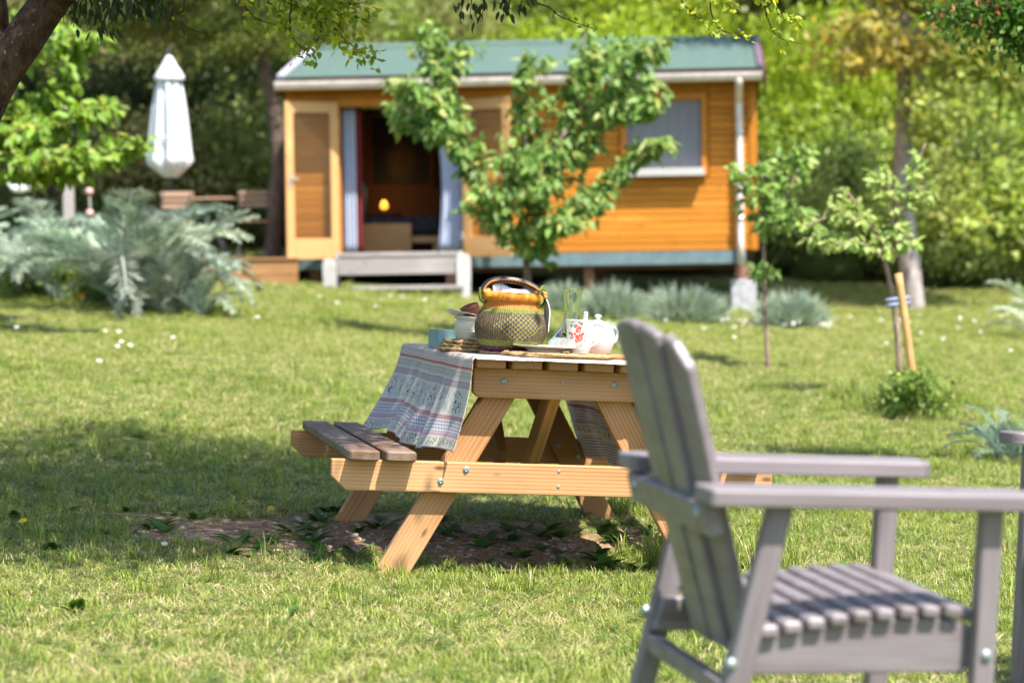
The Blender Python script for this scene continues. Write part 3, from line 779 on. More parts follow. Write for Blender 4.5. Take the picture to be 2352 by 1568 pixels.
def make_interior():
    def W(x, y, z): return CM @ T(x, y, z)
    b0, _ = cab(808, 540, .9); b1, _ = cab(945, 540, .9); bw = b1-b0+.35
    bed = thing('bed', 'low wooden bed with dark patterned cover inside the cabin', 'bed', W(b0+bw/2, .9, 0))
    box('footboard', b1-b0, .04, .40, 'trimwood', bed, T((b1-b0-bw)/2, 0, .20)); box('bed_frame', bw, 1.9, .08, 'trimwood', bed, T(0, 1.0, .2))
    for a in (-1, 1):
        for y in (.12, 1.85): box('leg', .07, .07, .2, 'trimwood', bed, T(a*(bw/2-.06), y, .1))
    m = boxes_me([((0, 0, 0), (bw+.06, 1.9, .24))], .07); ob('bedcover', m, 'bedcover', bed, T(0, 1.02, .37))
    lx, lz = cab(874, 468, 2.9)
    st = thing('bedside_table', 'dark bedside table behind the bed in the cabin', 'table', W(lx, 3.3, 0)); top = lz-.12
    box('table_top', .40, .32, .03, 'darkclad', st, T(0, 0, top-.015))
    for a in (-.16, .16):
        for b in (-.12, .12): box('leg', .04, .04, top-.03, 'darkclad', st, T(a, b, (top-.03)/2))
    lp = thing('table_lamp', 'small lit table lamp glowing orange inside the dark cabin', 'lamp', W(lx, 3.25, top))
    lathe('lamp_base', [(.045, 0), (.045, .012), (.015, .03), (.012, .07)], 'darkmetal', lp, None, 20); lathe('lamp_shade', smooth_prof([(.03, .06), (.045, .08), (.048, .10), (.035, .14), (.012, .17)]), 'lamp', lp, None, 24)
    pl = bpy.data.lights.new('table_lamp_light', 'POINT'); pl.energy = 1.8; pl.color = (1, .5, .15); pl.shadow_soft_size = .06
    plo = bpy.data.objects.new('lamp_light', pl); COL.objects.link(plo); plo.parent = lp; plo.location = (0, -.05, .26)
    ax0, az0 = cab(855, 425, CDEP-.1); ax1, az1 = cab(985, 268, CDEP-.1)
    art = thing('framed_picture', 'large dark framed picture on the back wall of the cabin', 'picture', W((ax0+ax1)/2, CDEP-.055, (az0+az1)/2)); w_, h_ = ax1-ax0, az1-az0
    box('canvas', w_, .02, h_, 'art', art, None, 0)
    ob('frame', boxes_me([((0, -.01, h_/2+.03), (w_+.12, .04, .06)), ((0, -.01, -h_/2-.03), (w_+.12, .04, .06)), ((w_/2+.03, -.01, 0), (.06, .039, h_)), ((-w_/2-.03, -.01, 0), (.06, .039, h_))]), 'interior', art)
    q0, z0 = cab(822, 445, 1.6)
    m = boxes_me([((0, 0, 0), (.14, .45, .5))], .06); o = ob('pillow', m, 'teal', None, W(q0, 1.75, .49+.24)); tag(o, 'teal pillow propped at the head of the cabin bed', 'pillow')
make_interior()

def make_steps():
    yl = 27.75
    a = px(757, 668, yl); b = px(1066, 697, yl); st = thing('wooden_steps', 'grey weathered wooden steps with pale posts below the cabin doorway', 'steps', T(0, 0, 0))
    for (u, v, t) in ((758, 668, 595), (1066, 697, 583)):
        p = px(u, v, yl); q = px(u, t, yl); g = gz(p.x, p.y)-.03
        o = ob('post', prism([(-.075, g), (.075, g), (.085, q.z-.05), (.04, q.z), (-.06, q.z), (-.085, q.z-.06)], .09, .006), 'whitewood', st, T(p.x, yl, 0))
    l = px(775, 582, yl); r = px(1050, 582, yl)
    xm = (l.x+r.x)/2; L = r.x-l.x
    box('tread', L, .5, .045, 'greywood', st, T(xm, yl+.22, px(900, 584, yl).z)); box('riser', L, .035, .20, 'greywood', st, T(xm, yl+.0, px(900, 610, yl).z))
    box('tread', L-.1, .26, .045, 'greywood', st, T(xm+.12, yl-.03, px(930, 660, yl).z))
    for s in (l.x-.02, r.x+.03):
        zt = px(900, 584, yl).z; board('stringer', (s, yl+.1, .8), (s, yl+.5, zt), .10, .05, (1, 0, 0), 'greywood', st)
make_steps()

def make_deck():
    y0 = 28.45; zt = px(600, 592, y0).z; xr = px(684, 600, y0).x; xl = px(330, 600, y0).x
    d = thing('wooden_deck', 'low brown wooden deck beside the left end of the cabin', 'deck', T(0, 0, 0))
    g0 = min(gz(xl, y0), gz(xr, y0))-.08
    hh = (zt-.03-g0)/2
    for k in range(2):
        box('fascia_board', xr-xl, .04, hh-.01, 'deck', d, T((xl+xr)/2, y0+.015*k, g0+hh*(k+.5)))
    n = 26; pw = 3.1/n
    for i in range(n): box('plank', xr-xl, pw-.008, .03, 'deck', d, T((xl+xr)/2, y0+pw*(i+.5)-.03, zt-.015))
    for a in (xl+.1, (xl+xr)/2, xr-.1): box('post', .1, .1, zt-.04-g0, 'deck', d, T(a, y0+2.8, (zt-.04+g0)/2+.0))
    return zt
DECK = make_deck()

def make_bistro():
    y = 29.6
    def chair(u0, u1, vt, label, face):
        a = px(u0, vt, y); b = px(u1, vt, y); w_ = b.x-a.x; zt = a.z-DECK
        c = thing('folding_chair', label, 'chair', T((a.x+b.x)/2, y, DECK), 'slatted chairs on the deck')
        for k in range(3): box('back_slat', w_, .018, .060, 'teak', c, T(0, .02+.012*k*face, zt-.035-k*.072))
        for k in range(6): box('seat_slat', w_-.02, .05, .018, 'teak', c, T(0, face*(-.06-.062*k), .45))
        for s in (-1, 1):
            board('leg', (s*(w_/2-.03), .03, zt), (s*(w_/2-.03), -face*.38, .0), .028, .015, (1, 0, 0), 'darkmetal', c); board('leg', (s*(w_/2-.05), -face*.36, .44), (s*(w_/2-.05), face*.06, .0), .028, .015, (1, 0, 0), 'darkmetal', c)
    chair(368, 443, 440, 'slatted folding chair half hidden by silver foliage under the parasol', 1)
    chair(547, 621, 437, 'slatted folding chair near the leaning trunk beside the cabin', 1)
    a = px(445, 457, y+.1); b = px(537, 457, y+.1); w_ = b.x-a.x
    t = thing('bistro_table', 'small slatted bistro table between two folding chairs on deck', 'table', T((a.x+b.x)/2, y+.15, DECK)); h = a.z-DECK
    for k in range(7): box('top_slat', w_, .065, .02, 'teak', t, T(0, -.24+.08*k, h))
    for s in (-1, 1):
        for q in (-1, 1): board('leg', (s*.2*q, s*.18, h-.01), (-s*.2*q, s*.18, 0), .03, .015, (0, 1, 0), 'darkmetal', t)
make_bistro()

def make_parasol():
    y = 29.9; p = px(393, 400, y); par = thing('closed_parasol', 'closed white garden parasol standing on the deck', 'parasol', T(p.x, y, DECK))
    def Z(v): return px(393, v, y).z-DECK
    def Wd(w_): return w_/FPX*y/2*.88
    tube('pole', [(0, 0, 0), (0, 0, 1), (0, 0, Z(126))], .022, .022, 'darkmetal', par)
    lathe('base', [(.24, 0), (.24, .05), (.06, .09), (.04, .3)], 'darkmetal', par, None, 24)
    K = 8
    def fold(r, z, t, i, k): return r*(1+.20*math.cos(K*t+.6*math.sin(z*3))+.07*math.cos(3*t+z*2))
    prof = smooth_prof([(Wd(30), Z(408)), (Wd(60), Z(395)), (Wd(100), Z(374)), (Wd(98), Z(350)), (Wd(88), Z(300)), (Wd(74), Z(240)), (Wd(60), Z(200)), (Wd(44), Z(172))], 4)
    o = ob('canopy', lathe_me(prof, 64, 'canopy', fold), 'white_fabric', par)
    lathe('vent_cap', smooth_prof([(Wd(80), Z(184)), (Wd(74), Z(174)), (Wd(40), Z(150)), (Wd(16), Z(131)), (.012, Z(127))]), 'white_fabric', par)
    lathe('finial', smooth_prof([(.02, Z(128)), (.028, Z(120)), (.02, Z(114)), (.01, Z(106)), (0, Z(104))]), 'darkmetal', par, None, 16)
    tube('strap', [(Wd(92)*math.cos(a), Wd(92)*math.sin(a), Z(318)) for a in np.linspace(0, 2*PI, 17)], .012, .012, 'white_fabric', par, 6, 1)
make_parasol()

def make_ornaments():
    y = 27.4; V = []; pts = [px(20, 419, y), px(32, 432, y), px(50, 434, y), px(68, 427, y), px(80, 412, y), px(84, 401, y)]
    c = thing('crescent_ornament', 'white crescent shaped garden ornament above the silver foliage', 'ornament', T(0, 0, 0))
    Q = crom(pts, 6); n = len(Q); R = [.012+.036*math.sin(PI*(.12+.80*i/(n-1))) for i in range(n)]
    v, f = tube_vf(Q, R, 12); ob('crescent', me_np('crescent', v, f, True), 'white_paint', c)
    m = px(50, 434, y); tube('rod', [(m.x, m.y, gz(m.x, m.y)-.1), (m.x, m.y, m.z-.2), (m.x, m.y, m.z)], .008, .008, 'darkmetal', c)
    y = 27.8; p = px(156, 392, y); g = gz(p.x, p.y)
    o = box('wooden_post', .12, .12, p.z-g+.1, 'greywood', None, T(p.x, y, (p.z+g-.1)/2), .012); tag(o, 'pale square wooden post among the silver foliage', 'post')
    y = 25.0; p = px(205, 440, y); g = gz(p.x, p.y)
    k = thing('garden_stake', 'thin metal garden stake with two pinkish balls among silver foliage', 'stake', T(p.x, y, 0))
    tube('rod', [(0, 0, g-.1), (.01, 0, (g+p.z)/2), (0, 0, p.z)], .014, .012, 'greywood', k)
    for v in (440, 490): q = px(205, v, y); lathe('ball', smooth_prof([(0, -.04), (.035, -.02), (.042, 0), (.03, .03), (0, .04)]), simple('pink_glaze_%d' % v, (.6, .34, .28), .3), k, T(0, 0, q.z), 16)
make_ornaments()

# ================================================================== plants
def hit(u, v):
    """photo pixel -> point on the ground"""
    lo, hi = 3., 60.
    for y in np.arange(4, 60, .1):
        p = px(u, v, y)
        if p.z < gz(p.x, p.y): break
    return Vector((p.x, p.y, gz(p.x, p.y)))
def leaves_ob(name, P, A, N, L, W, C, mat, parent=None, full=True, fold=.25):
    V, F, Cc = leaf_arrays(P, A, N, L, W, C, full, fold); return ob(name, me_fast(name, V, F, Cc), mat, parent)
def rnd_n(n, s): return rng.normal(0, s, (n, 3))

def branch_tree(name, label, cat, trunk, limbs, r0, mat_b, leaf_n, spread, ll, lw, cols, droop=1., alt=None, pa=0., group=None, mat_l='leaf_gloss', tmin=.15):
    """trunk / limbs: lists of world points; leaves hang in clusters along the limbs"""
    base = Vector(trunk[0]); g = gz(base.x, base.y); base.z = g
    t = thing(name, label, cat, T(*base), group)
    loc = lambda P: [Vector(p)-base for p in P]
    tr = loc(trunk); tr[0] = Vector((0, 0, -.06)); tube('trunk', tr, r0, r0*.6, mat_b, t, 10)
    Ps = []; lens = []
    for L in limbs:
        q = crom(loc(L), 5); lens.append(sum((q[i+1]-q[i]).length for i in range(len(q)-1))); Ps.append(q)
        v, f = tube_vf(q, interp_r(r0*.42, .006, len(q)), 6); ob('limb', me_np('limb', v, f, True), mat_b, t)
    tot = sum(lens); aP, aT = [], []
    for q, l in zip(Ps, lens):
        n = max(3, int(leaf_n/6*l/tot)); p, tg = along(q, n, tmin); aP.append(p); aT.append(tg)
    c = np.concatenate(aP); tg = np.concatenate(aT); n = len(c)
    # clusters of six leaves on short spurs
    side = rand_dirs(n); side[:, 2] = np.abs(side[:, 2])*.3; spur = c+side*spread*rng.random((n, 1))**.6*rng.uniform(.5, 1.7, (n, 1))
    P = np.repeat(spur, 6, 0)+rnd_n(n*6, spread*.16); m = len(P)
    A = np.repeat(side*.5+tg*.3, 6, 0)+rand_dirs(m)*.75; A[:, 2] -= droop*rng.uniform(.3, 1.2, m)
    N = rand_dirs(m)*.6; N[:, 2] += .9; N[:, 1] -= .35
    C = col_var(cols, m, .28, alt, pa)
    leaves_ob('crown', P, A, N, rng.uniform(ll*.45, ll*1.15, m), rng.uniform(lw*.6, lw*1.1, m), C, mat_l, t)
    return t
def pp(seq, y, dy=0.):
    return [px(u, v, y+(dy*(i/(len(seq)-1)) if len(seq) > 1 else 0)) for i, (u, v) in enumerate(seq)]

cy = 21.2
branch_tree('cherry_tree', 'young leafy cherry tree with fanned branches standing in front of the cabin', 'tree',
    pp([(1213, 790), (1211, 640), (1206, 555)], cy),
    [pp([(1206, 560), (1140, 470), (1070, 360), (1000, 255), (935, 190)], cy, -.3), pp([(1065, 350), (1015, 190), (985, 70)], cy-.2, .3), pp([(1010, 190), (1060, 130), (1075, 110)], cy-.1, .2),
     pp([(1206, 560), (1218, 410), (1205, 290), (1222, 125)], cy, .3), pp([(1206, 545), (1255, 430), (1310, 270), (1345, 75)], cy, .1), pp([(1262, 425), (1370, 290), (1440, 160), (1500, 100)], cy, -.4),
     pp([(1325, 250), (1430, 230), (1500, 180)], cy, .4), pp([(1330, 200), (1400, 130), (1440, 90)], cy+.1, .4), pp([(1390, 270), (1460, 260), (1510, 230)], cy-.2, -.2),
     pp([(1206, 560), (1330, 470), (1420, 395), (1490, 345), (1528, 325)], cy, -.5), pp([(1300, 490), (1350, 480), (1390, 440)], cy-.2, -.2),
     pp([(1206, 570), (1160, 520), (1110, 440)], cy, -.5), pp([(1206, 560), (1260, 520), (1320, 510)], cy, -.6), pp([(1150, 470), (1190, 390), (1150, 360)], cy-.3, -.2), pp([(1206, 600), (1225, 580), (1240, 565)], cy, -.2),
     pp([(1300, 300), (1260, 370), (1240, 450)], cy-.3, -.3), pp([(1060, 340), (960, 280), (925, 240)], cy+.2, .4)],
    .045, 'bark_cherry', 6600, .15, .128, .031, (.165, .27, .060), 1.3, (.34, .38, .10), .2)
cy2 = 19.6
branch_tree('cherry_tree', 'bright green leafy tree at the left edge behind the big dark limb', 'tree',
    pp([(-190, 700), (-180, 520), (-140, 380)], cy2),
    [pp([(-150, 420), (20, 300), (150, 290), (235, 235)], cy2, -.3), pp([(-150, 400), (0, 350), (150, 370), (250, 350), (325, 320)], cy2, -.5), pp([(-140, 380), (-20, 200), (60, 120), (130, 60)], cy2),
     pp([(-140, 390), (60, 250), (130, 200), (180, 90)], cy2, .4), pp([(-140, 390), (-60, 250), (20, 180)], cy2, .5), pp([(-140, 400), (40, 390), (120, 400), (200, 380)], cy2, -.3), pp([(-140, 400), (0, 380), (60, 400)], cy2, .2), pp([(-140, 380), (-60, 80), (40, 40), (210, 110)], cy2, .3),
     pp([(-140, 380), (-200, 150), (-120, -40)], cy2), pp([(-140, 390), (-260, 250), (-330, 150)], cy2, .6), pp([(-60, 340), (40, 300), (90, 330)], cy2-.2, -.2), pp([(0, 390), (90, 360), (180, 350)], cy2-.5, -.2)],
    .075, 'bark_cherry', 5200, .17, .13, .036, (.18, .285, .035), 1.1, (.30, .32, .05), .12)
s1 = hit(1765, 850); s2 = hit(2072, 915)
y1, y2 = s1.y, s2.y
branch_tree('fruit_sapling', 'slim young fruit tree with dark green crown near the cabin corner', 'tree',
    [s1]+pp([(1757, 700), (1754, 560)], y1), [pp([(1754, 570), (1752, 460), (1745, 370)], y1), pp([(1753, 520), (1715, 460), (1700, 390)], y1, -.2), pp([(1753, 500), (1810, 440), (1845, 350)], y1, .2), pp([(1754, 540), (1830, 500), (1900, 545), (1950, 560)], y1, -.1), pp([(1753, 480), (1780, 400), (1800, 360)], y1, .3), pp([(1754, 520), (1800, 500), (1850, 480)], y1, -.4), pp([(1757, 640), (1765, 620), (1775, 605)], y1, -.1)],
    .022, 'bark_sap', 1000, .10, .10, .026, (.19, .30, .065), .9, (.34, .42, .12), .2)
branch_tree('fruit_sapling', 'leaning young fruit tree with pale leaves tied to a wooden stake', 'tree',
    [s2]+pp([(2062, 780), (2050, 680), (2030, 585)], y2), [pp([(2030, 590), (2010, 530), (1945, 490), (1900, 470)], y2), pp([(2035, 600), (1980, 560), (1900, 560)], y2, -.2), pp([(2030, 590), (2070, 560), (2110, 565)], y2, -.2), pp([(2030, 590), (2070, 490), (2120, 430), (2150, 460)], y2, .2), pp([(2075, 480), (2100, 400), (2125, 330)], y2, .1), pp([(1990, 515), (1960, 460), (1935, 430)], y2, .2), pp([(1960, 498), (1900, 500), (1850, 520)], y2, -.1), pp([(1980, 560), (1920, 540), (1870, 560)], y2, .2), pp([(2050, 520), (2040, 430), (2010, 390)], y2, .3)],
    .026, 'bark_sap', 800, .07, .088, .024, (.30, .40, .10), .8, (.44, .50, .18), .25)
def make_stake():
    a = hit(2110, 955); b = px(2063, 628, a.y+.05)
    s = thing('tree_stake', 'round orange wooden stake leaning beside the pale sapling', 'stake', T(0, 0, 0))
    tube('pole', [a-Vector((0, 0, .1)), (a+b)/2, b], .026, .025, 'stake', s, 14)
    c = a.lerp(b, .80); d = px(2052, 692, y2)
    t = thing('tree_tie', 'grey blue tie holding the pale sapling to its stake', 'tie', T(0, 0, 0))
    for k in range(2):
        m = (c+d)/2+Vector((0, 0, .018-.036*k)); pts = [m+Vector((.075*math.cos(q), .05*math.sin(q), .01*math.cos(q))) for q in np.linspace(0, 2*PI, 21)]; v, f = tube_vf(pts, .011, 8, False); ob('band', me_np('band', v, f, True), 'ties', t)
make_stake()

# cardoons -------------------------------------------------------------
def cardoon_leaf(seed, bend):
    r = random.Random(seed); V = []; F = []; C = []
    pts = []; p = Vector((0, 0, 0)); n = 30
    for i in range(n+1):
        t = i/n; el = math.radians(72-bend*t**1.25); pts.append((p.copy(), el)); p = p+Vector((math.cos(el), 0, math.sin(el)))/n
    def quad(a, b, c, d, col): o = len(V); V.extend([a, b, c, d]); F.append((o, o+1, o+2, o+3)); C.extend([col]*4)
    for i in range(n):
        (a, _), (b, _) = pts[i], pts[i+1]; h = .012*(1-i/n)+.003; s = Vector((0, h, 0)); quad(a-s, b-s, b+s, a+s, (.42, .50, .44))
    for i in range(4, n+1):
        t = i/n; c, el = pts[i]; fw = Vector((math.cos(el), 0, math.sin(el))); up = Vector((-math.sin(el), 0, math.cos(el)))
        ln = (.05+.18*math.sin(PI*min(1, t**.75)))*r.uniform(.6, 1.25)
        for s in (-1, 1):
            out = (Vector((0, s, 0))*.8+fw*.62+up*r.uniform(-.05, .3)).normalized(); wv = fw*.0165+up*.004; col = np.array((.37, .46, .37))*r.uniform(.55, 1.3)
            q = c+out*ln*.5; quad(c-wv, q-wv*.9, c+out*ln-up*.02, q+wv*.9, col)
            o2 = (out+fw*.7).normalized(); quad(q-wv*.5, q+o2*ln*.22-wv*.5, q+o2*ln*.45, q+o2*ln*.2+wv*.6, col*1.08)
            o3 = (out-fw*.25+up*.2).normalized(); q3 = c+out*ln*.3; quad(q3-wv*.5, q3+o3*ln*.2-wv*.4, q3+o3*ln*.4, q3+o3*ln*.18+wv*.5, col*.95)
    return me_fast('leaf', np.array([tuple(q) for q in V]), [np.array(F)], np.array(C))
CL = [cardoon_leaf(1, 95), cardoon_leaf(2, 120), cardoon_leaf(3, 75), cardoon_leaf(4, 140)]
for m in CL: m.materials.append(MT['silver'])
def cardoon(pos, size, n, label, tint=(1, 1, 1), az=None):
    t = thing('cardoon_plant', label, 'plant', T(pos.x, pos.y, pos.z-.02), 'silver cardoon plants'); r = random.Random(int(pos.x*1000))
    for i in range(n):
        a = 2*PI*i/n*2.4+r.uniform(-.3, .3) if az is None else r.uniform(*az); o = ob('leaf', CL[r.randrange(4)], 'silver', t)
        s = size*r.uniform(.7, 1.12); o.rotation_euler = (r.uniform(-.35, .35), r.uniform(-.35, .30), a); o.scale = (s, s, s); q_ = r.uniform(.62, 1.2); o.color = (tint[0]*q_*r.uniform(.95, 1.1), tint[1]*q_, tint[2]*q_*r.uniform(.85, 1.05), 1)
        o.location = (.06*math.cos(a), .06*math.sin(a), 0)
cardoon(hit(20, 672), 1.15, 22, 'silver cardoon plant at the far left edge of the bed, under the crescent')
cardoon(hit(140, 690), 1.3, 28, 'silver cardoon plant around the thin garden stake')
cardoon(hit(280, 712), 1.55, 28, 'tallest silver cardoon plant directly below the closed parasol')
cardoon(hit(385, 722), 1.2, 24, 'silver cardoon plant in front of the slatted chairs')
cardoon(hit(455, 726), .62, 18, 'small silver cardoon at the right end of the bed by the deck')
cardoon(hit(-90, 650), 1.05, 16, 'silver cardoon plant cut off by the left picture edge')
cardoon(hit(2325, 1062), .40, 24, 'dark silver cardoon plant behind the arm of the second grey chair', (.62, .72, .72))
cardoon(hit(2395, 780), .90, 14, 'silver cardoon plant at the right picture edge beyond the staked sapling')
cardoon(hit(1385, 800), .36, 12, 'small silvery plant on the lawn behind the teapot')

# lavender -------------------------------------------------------------
def lavender_me(seed):
    n = 2600; r = np.random.default_rng(seed); a = r.random(n)*6.28; el = np.arccos(r.random(n)*.95)
    D = np.stack([np.cos(a)*np.sin(el), np.sin(a)*np.sin(el), np.cos(el)], 1); P = D*np.array([.55, .55, .45])*r.uniform(.3, .95, (n, 1)); A = D+r.normal(0, .25, (n, 3)); A[:, 2] += .5
    C = np.array((.33, .40, .30))[None]*r.uniform(.6, 1.3, (n, 1)); k = r.random(n) < .12; C[k] = np.array((.33, .38, .22))
    V, F, Cc = leaf_arrays(P, A, r.normal(size=(n, 3)), r.uniform(.22, .5, n), np.full(n, .012), C, False); return me_fast('foliage', V, F, Cc)
LV = [lavender_me(1), lavender_me(2)]
for i, (u, v, y, wd, hg, lab) in enumerate(((1290, 700, 26.2, 120, 75, 'grey green lavender bush left of the tall glass carafe'), (1400, 735, 25.2, 190, 90, 'wide grey green lavender bush under the middle of the cabin skirt'),
        (1565, 735, 25.4, 210, 88, 'rounded grey green lavender bush beside the concrete footing'), (1815, 748, 25.4, 190, 85, 'grey green lavender bush to the right of the concrete footing'))):
    p = px(u, v, y); g = gz(p.x, y); t = thing('lavender_bush', lab, 'bush', T(p.x, y, g-.03), 'lavender bushes below the cabin')
    o = ob('foliage', LV[i % 2], 'silver', t); s = wd/FPX*y/1.25; o.scale = (s, s*.8, hg/FPX*y/.70); o.rotation_euler = (0, 0, i*1.3)
    for k in range(5): a = k*1.26; tube('stem', [(0, 0, -.02), (.06*math.cos(a), .06*math.sin(a), .1), (.16*math.cos(a), .16*math.sin(a), .22)], .012, .005, 'bark_grey', t, 5, 2)

# background woods ------------------------------------------------------
def crown_me(seed, n=12000, clumps=60, leaf=.062, fl=.72, sxy=1.):
    r = np.random.default_rng(seed); d = r.normal(size=(clumps, 3)); d /= np.linalg.norm(d, axis=1, keepdims=True)
    cc = d*(r.random((clumps, 1))**.35)*np.array([.78, .78, .40]); cc[:, 2] += .55
    k = r.integers(0, clumps, n); sp = r.uniform(.10, .22, clumps); P = cc[k]+r.normal(size=(n, 3))*sp[k][:, None]*np.array([1, 1, .62])
    P[:, 2] = np.clip(P[:, 2], .0, 1.3); P[:, :2] *= sxy; cb = r.uniform(.72, 1.3, clumps); C = (cb[k]*r.uniform(.7, 1.3, n))[:, None]*np.array([1., 1., 1.]); q = r.random(n) < .1; C[q] *= np.array([1.4, 1.15, .9])
    A = r.normal(size=(n, 3)); A[:, 2] -= .4; N = r.normal(size=(n, 3)); N[:, 2] += .7; N[:, 1] -= .3; N[:, 0] += .2
    V, F, Cc = leaf_arrays(P, A, N, r.uniform(leaf*.6, leaf*1.3, n), r.uniform(leaf*.22, leaf*.4, n), C, False); return me_fast('crown', V, F, Cc)
CR = [crown_me(s) for s in (3, 4, 5)]+[crown_me(6, 7000, 40, .058)]
CR.append(crown_me(12, 1000, 36, .15)); CR.append(crown_me(13, 1700, 40, .055, .72, .46))
for m in CR: m.materials.append(MT['leaf'])
DK_SHADE = (.055, .085, .022)  # deep shade of thicket and low hedge put into the leaf colour
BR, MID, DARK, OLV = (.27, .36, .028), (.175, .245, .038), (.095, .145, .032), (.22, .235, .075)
def shrub(x, y, h, r, col, label, group, k, name='shrub', cat='bush'):
    g = gz(x, y); t = thing(name, label, cat, T(x, y, g-.05), group)
    o = ob('crown', CR[k % 3], 'leaf', t, Matrix.Diagonal((r, r*.8, h/1.05, 1)) @ Rz(k*1.7)); o.color = (*col, 1)
    for s in range(3): a = s*2.1+k; tube('stem', [(0, 0, -.1), (.12*r*math.cos(a), .12*r*math.sin(a), h*.3), (.35*r*math.cos(a), .3*r*math.sin(a), h*.65)], .05, .015, 'bark_grey', t, 6, 3)
def bg(u, y): return px(u, 600, y).x
ORD = ('leftmost', 'second from left', 'third from left', 'fourth from left', 'fifth from left', 'sixth from left', 'seventh from left', 'eighth from left', 'ninth from left', 'tenth from left', 'eleventh from left', 'twelfth from left', 'thirteenth from left')
k = 0
for u, y, h, r, c in ((1820, 35.2, 1.5, .8, DK_SHADE), (1960, 35.0, 1.9, .95, DARK), (2110, 34.8, 1.4, .9, DK_SHADE), (2250, 34.6, 2.1, .95, DARK), (2380, 34.7, 2.2, 1.0, MID), (2500, 35, 2.3, 1.1, DARK)):
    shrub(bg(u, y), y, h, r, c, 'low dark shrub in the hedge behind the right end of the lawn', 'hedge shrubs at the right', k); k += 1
for u, y, h, r, c in ((1790, 37.2, 3.1, 1.25, BR), (1930, 37.6, 3.3, 1.3, BR), (2050, 37.4, 2.6, 1.2, BR), (2190, 37.5, 3.0, 1.3, MID), (2330, 37.4, 3.2, 1.35, MID), (2460, 37.8, 3.2, 1.4, BR)):
    shrub(bg(u, y), y, h, r, c, 'tall bright green bush on the slope behind the right of the cabin', 'bright bushes at the right', k, 'tall_bush'); k += 1
for u, y, h, r, c in ((30, 35.4, 2.3, 1.0, DK_SHADE), (170, 35.0, 2.0, .9, DK_SHADE), (310, 35.2, 2.5, 1.0, DK_SHADE), (450, 35.1, 2.2, .95, DK_SHADE), (580, 35.3, 2.6, 1.0, DK_SHADE), (700, 35.6, 2.0, 1.0, DARK), (-110, 35, 2.1, 1.1, DK_SHADE)):
    shrub(bg(u, y), y, h, r, c, 'green shrub with shade-darkened leaf colour in the thicket behind the deck', 'thicket shrubs at the left', k); k += 1
for u, y, h, r, c in ((60, 38.4, 3.2, 1.4, OLV), (240, 38.0, 3.0, 1.4, MID), (420, 38.3, 3.2, 1.35, OLV), (590, 38.2, 3.0, 1.3, MID), (760, 38.4, 2.8, 1.3, OLV), (-130, 38, 3.2, 1.4, MID)):
    shrub(bg(u, y), y, h, r, c, 'loose olive green bush on the slope behind the parasol', 'olive bushes at the left', k, 'tall_bush'); k += 1
for u, y, h, r, c in ((880, 39.5, 2.4, 1.5, MID), (1060, 40.2, 2.6, 1.5, OLV), (1240, 39.6, 2.2, 1.5, BR), (1420, 39.8, 2.3, 1.5, BR), (1600, 39.4, 2.4, 1.5, BR), (1000, 43, 2.6, 1.7, OLV), (1250, 43.4, 2.6, 1.7, MID), (1500, 43, 2.6, 1.7, BR)):
    shrub(bg(u, y), y, h, r, c, 'green bush on the hillside seen above the cabin roof', 'hillside bushes above the roof', k, 'tall_bush'); k += 1
for u in range(-200, 2700, 260):
    y = 44.5+(k % 3); shrub(bg(u, y), y, 3.0, 2.1, [OLV, MID, BR, BR][k % 4] if u > 800 else [OLV, MID][k % 2], 'broad tree crown high on the wooded hillside', 'trees high on the hillside', k, 'hillside_tree', 'tree'); k += 1
VE = (((.33, .42, .09), (.40, .45, .12), (.28, .38, .07)), ((.34, .33, .14), (.40, .37, .20), (.24, .29, .08)))
for side, spots in ((0, ((1790, 34.4, 1.3), (1870, 34.0, 1.7), (1990, 34.2, 1.2), (2060, 33.8, 1.5), (2170, 33.9, 1.9), (2240, 34.1, 1.3), (2310, 33.7, 2.2), (2400, 33.9, 1.8), (1840, 36.3, 2.4), (2010, 36.2, 2.2), (2150, 36.1, 2.6), (2290, 36.2, 2.8))),
                    (1, ((20, 34.3, 1.4), (120, 34.0, 2.0), (230, 34.2, 1.6), (330, 33.9, 2.2), (460, 34.1, 1.8), (540, 33.8, 2.4), (90, 36.4, 2.8), (300, 36.6, 2.6), (500, 36.4, 2.9)))):
    for i, (u, y, h) in enumerate(spots):
        x = bg(u, y); grp = ('loose pale shrubs at the right', 'loose pale shrubs at the left')[side]
        t = thing('loose_shrub', 'loose pale leafed shrub '+('in front of the hedge right of the cabin', 'at the edge of the thicket behind the deck')[side], 'bush', T(x, y, gz(x, y)-.03), grp)
        o = ob('crown', CR[5], 'leaf', t, Matrix.Diagonal((h, h, h/1.05, 1)) @ Rz(i*1.3)); o.color = (*VE[side][i % 3], 1)
        tube('stem', [(0, 0, -.1), (.04, 0, h*.4), (.0, .05, h*.8)], .018, .006, 'bark_grey', t, 5, 3)
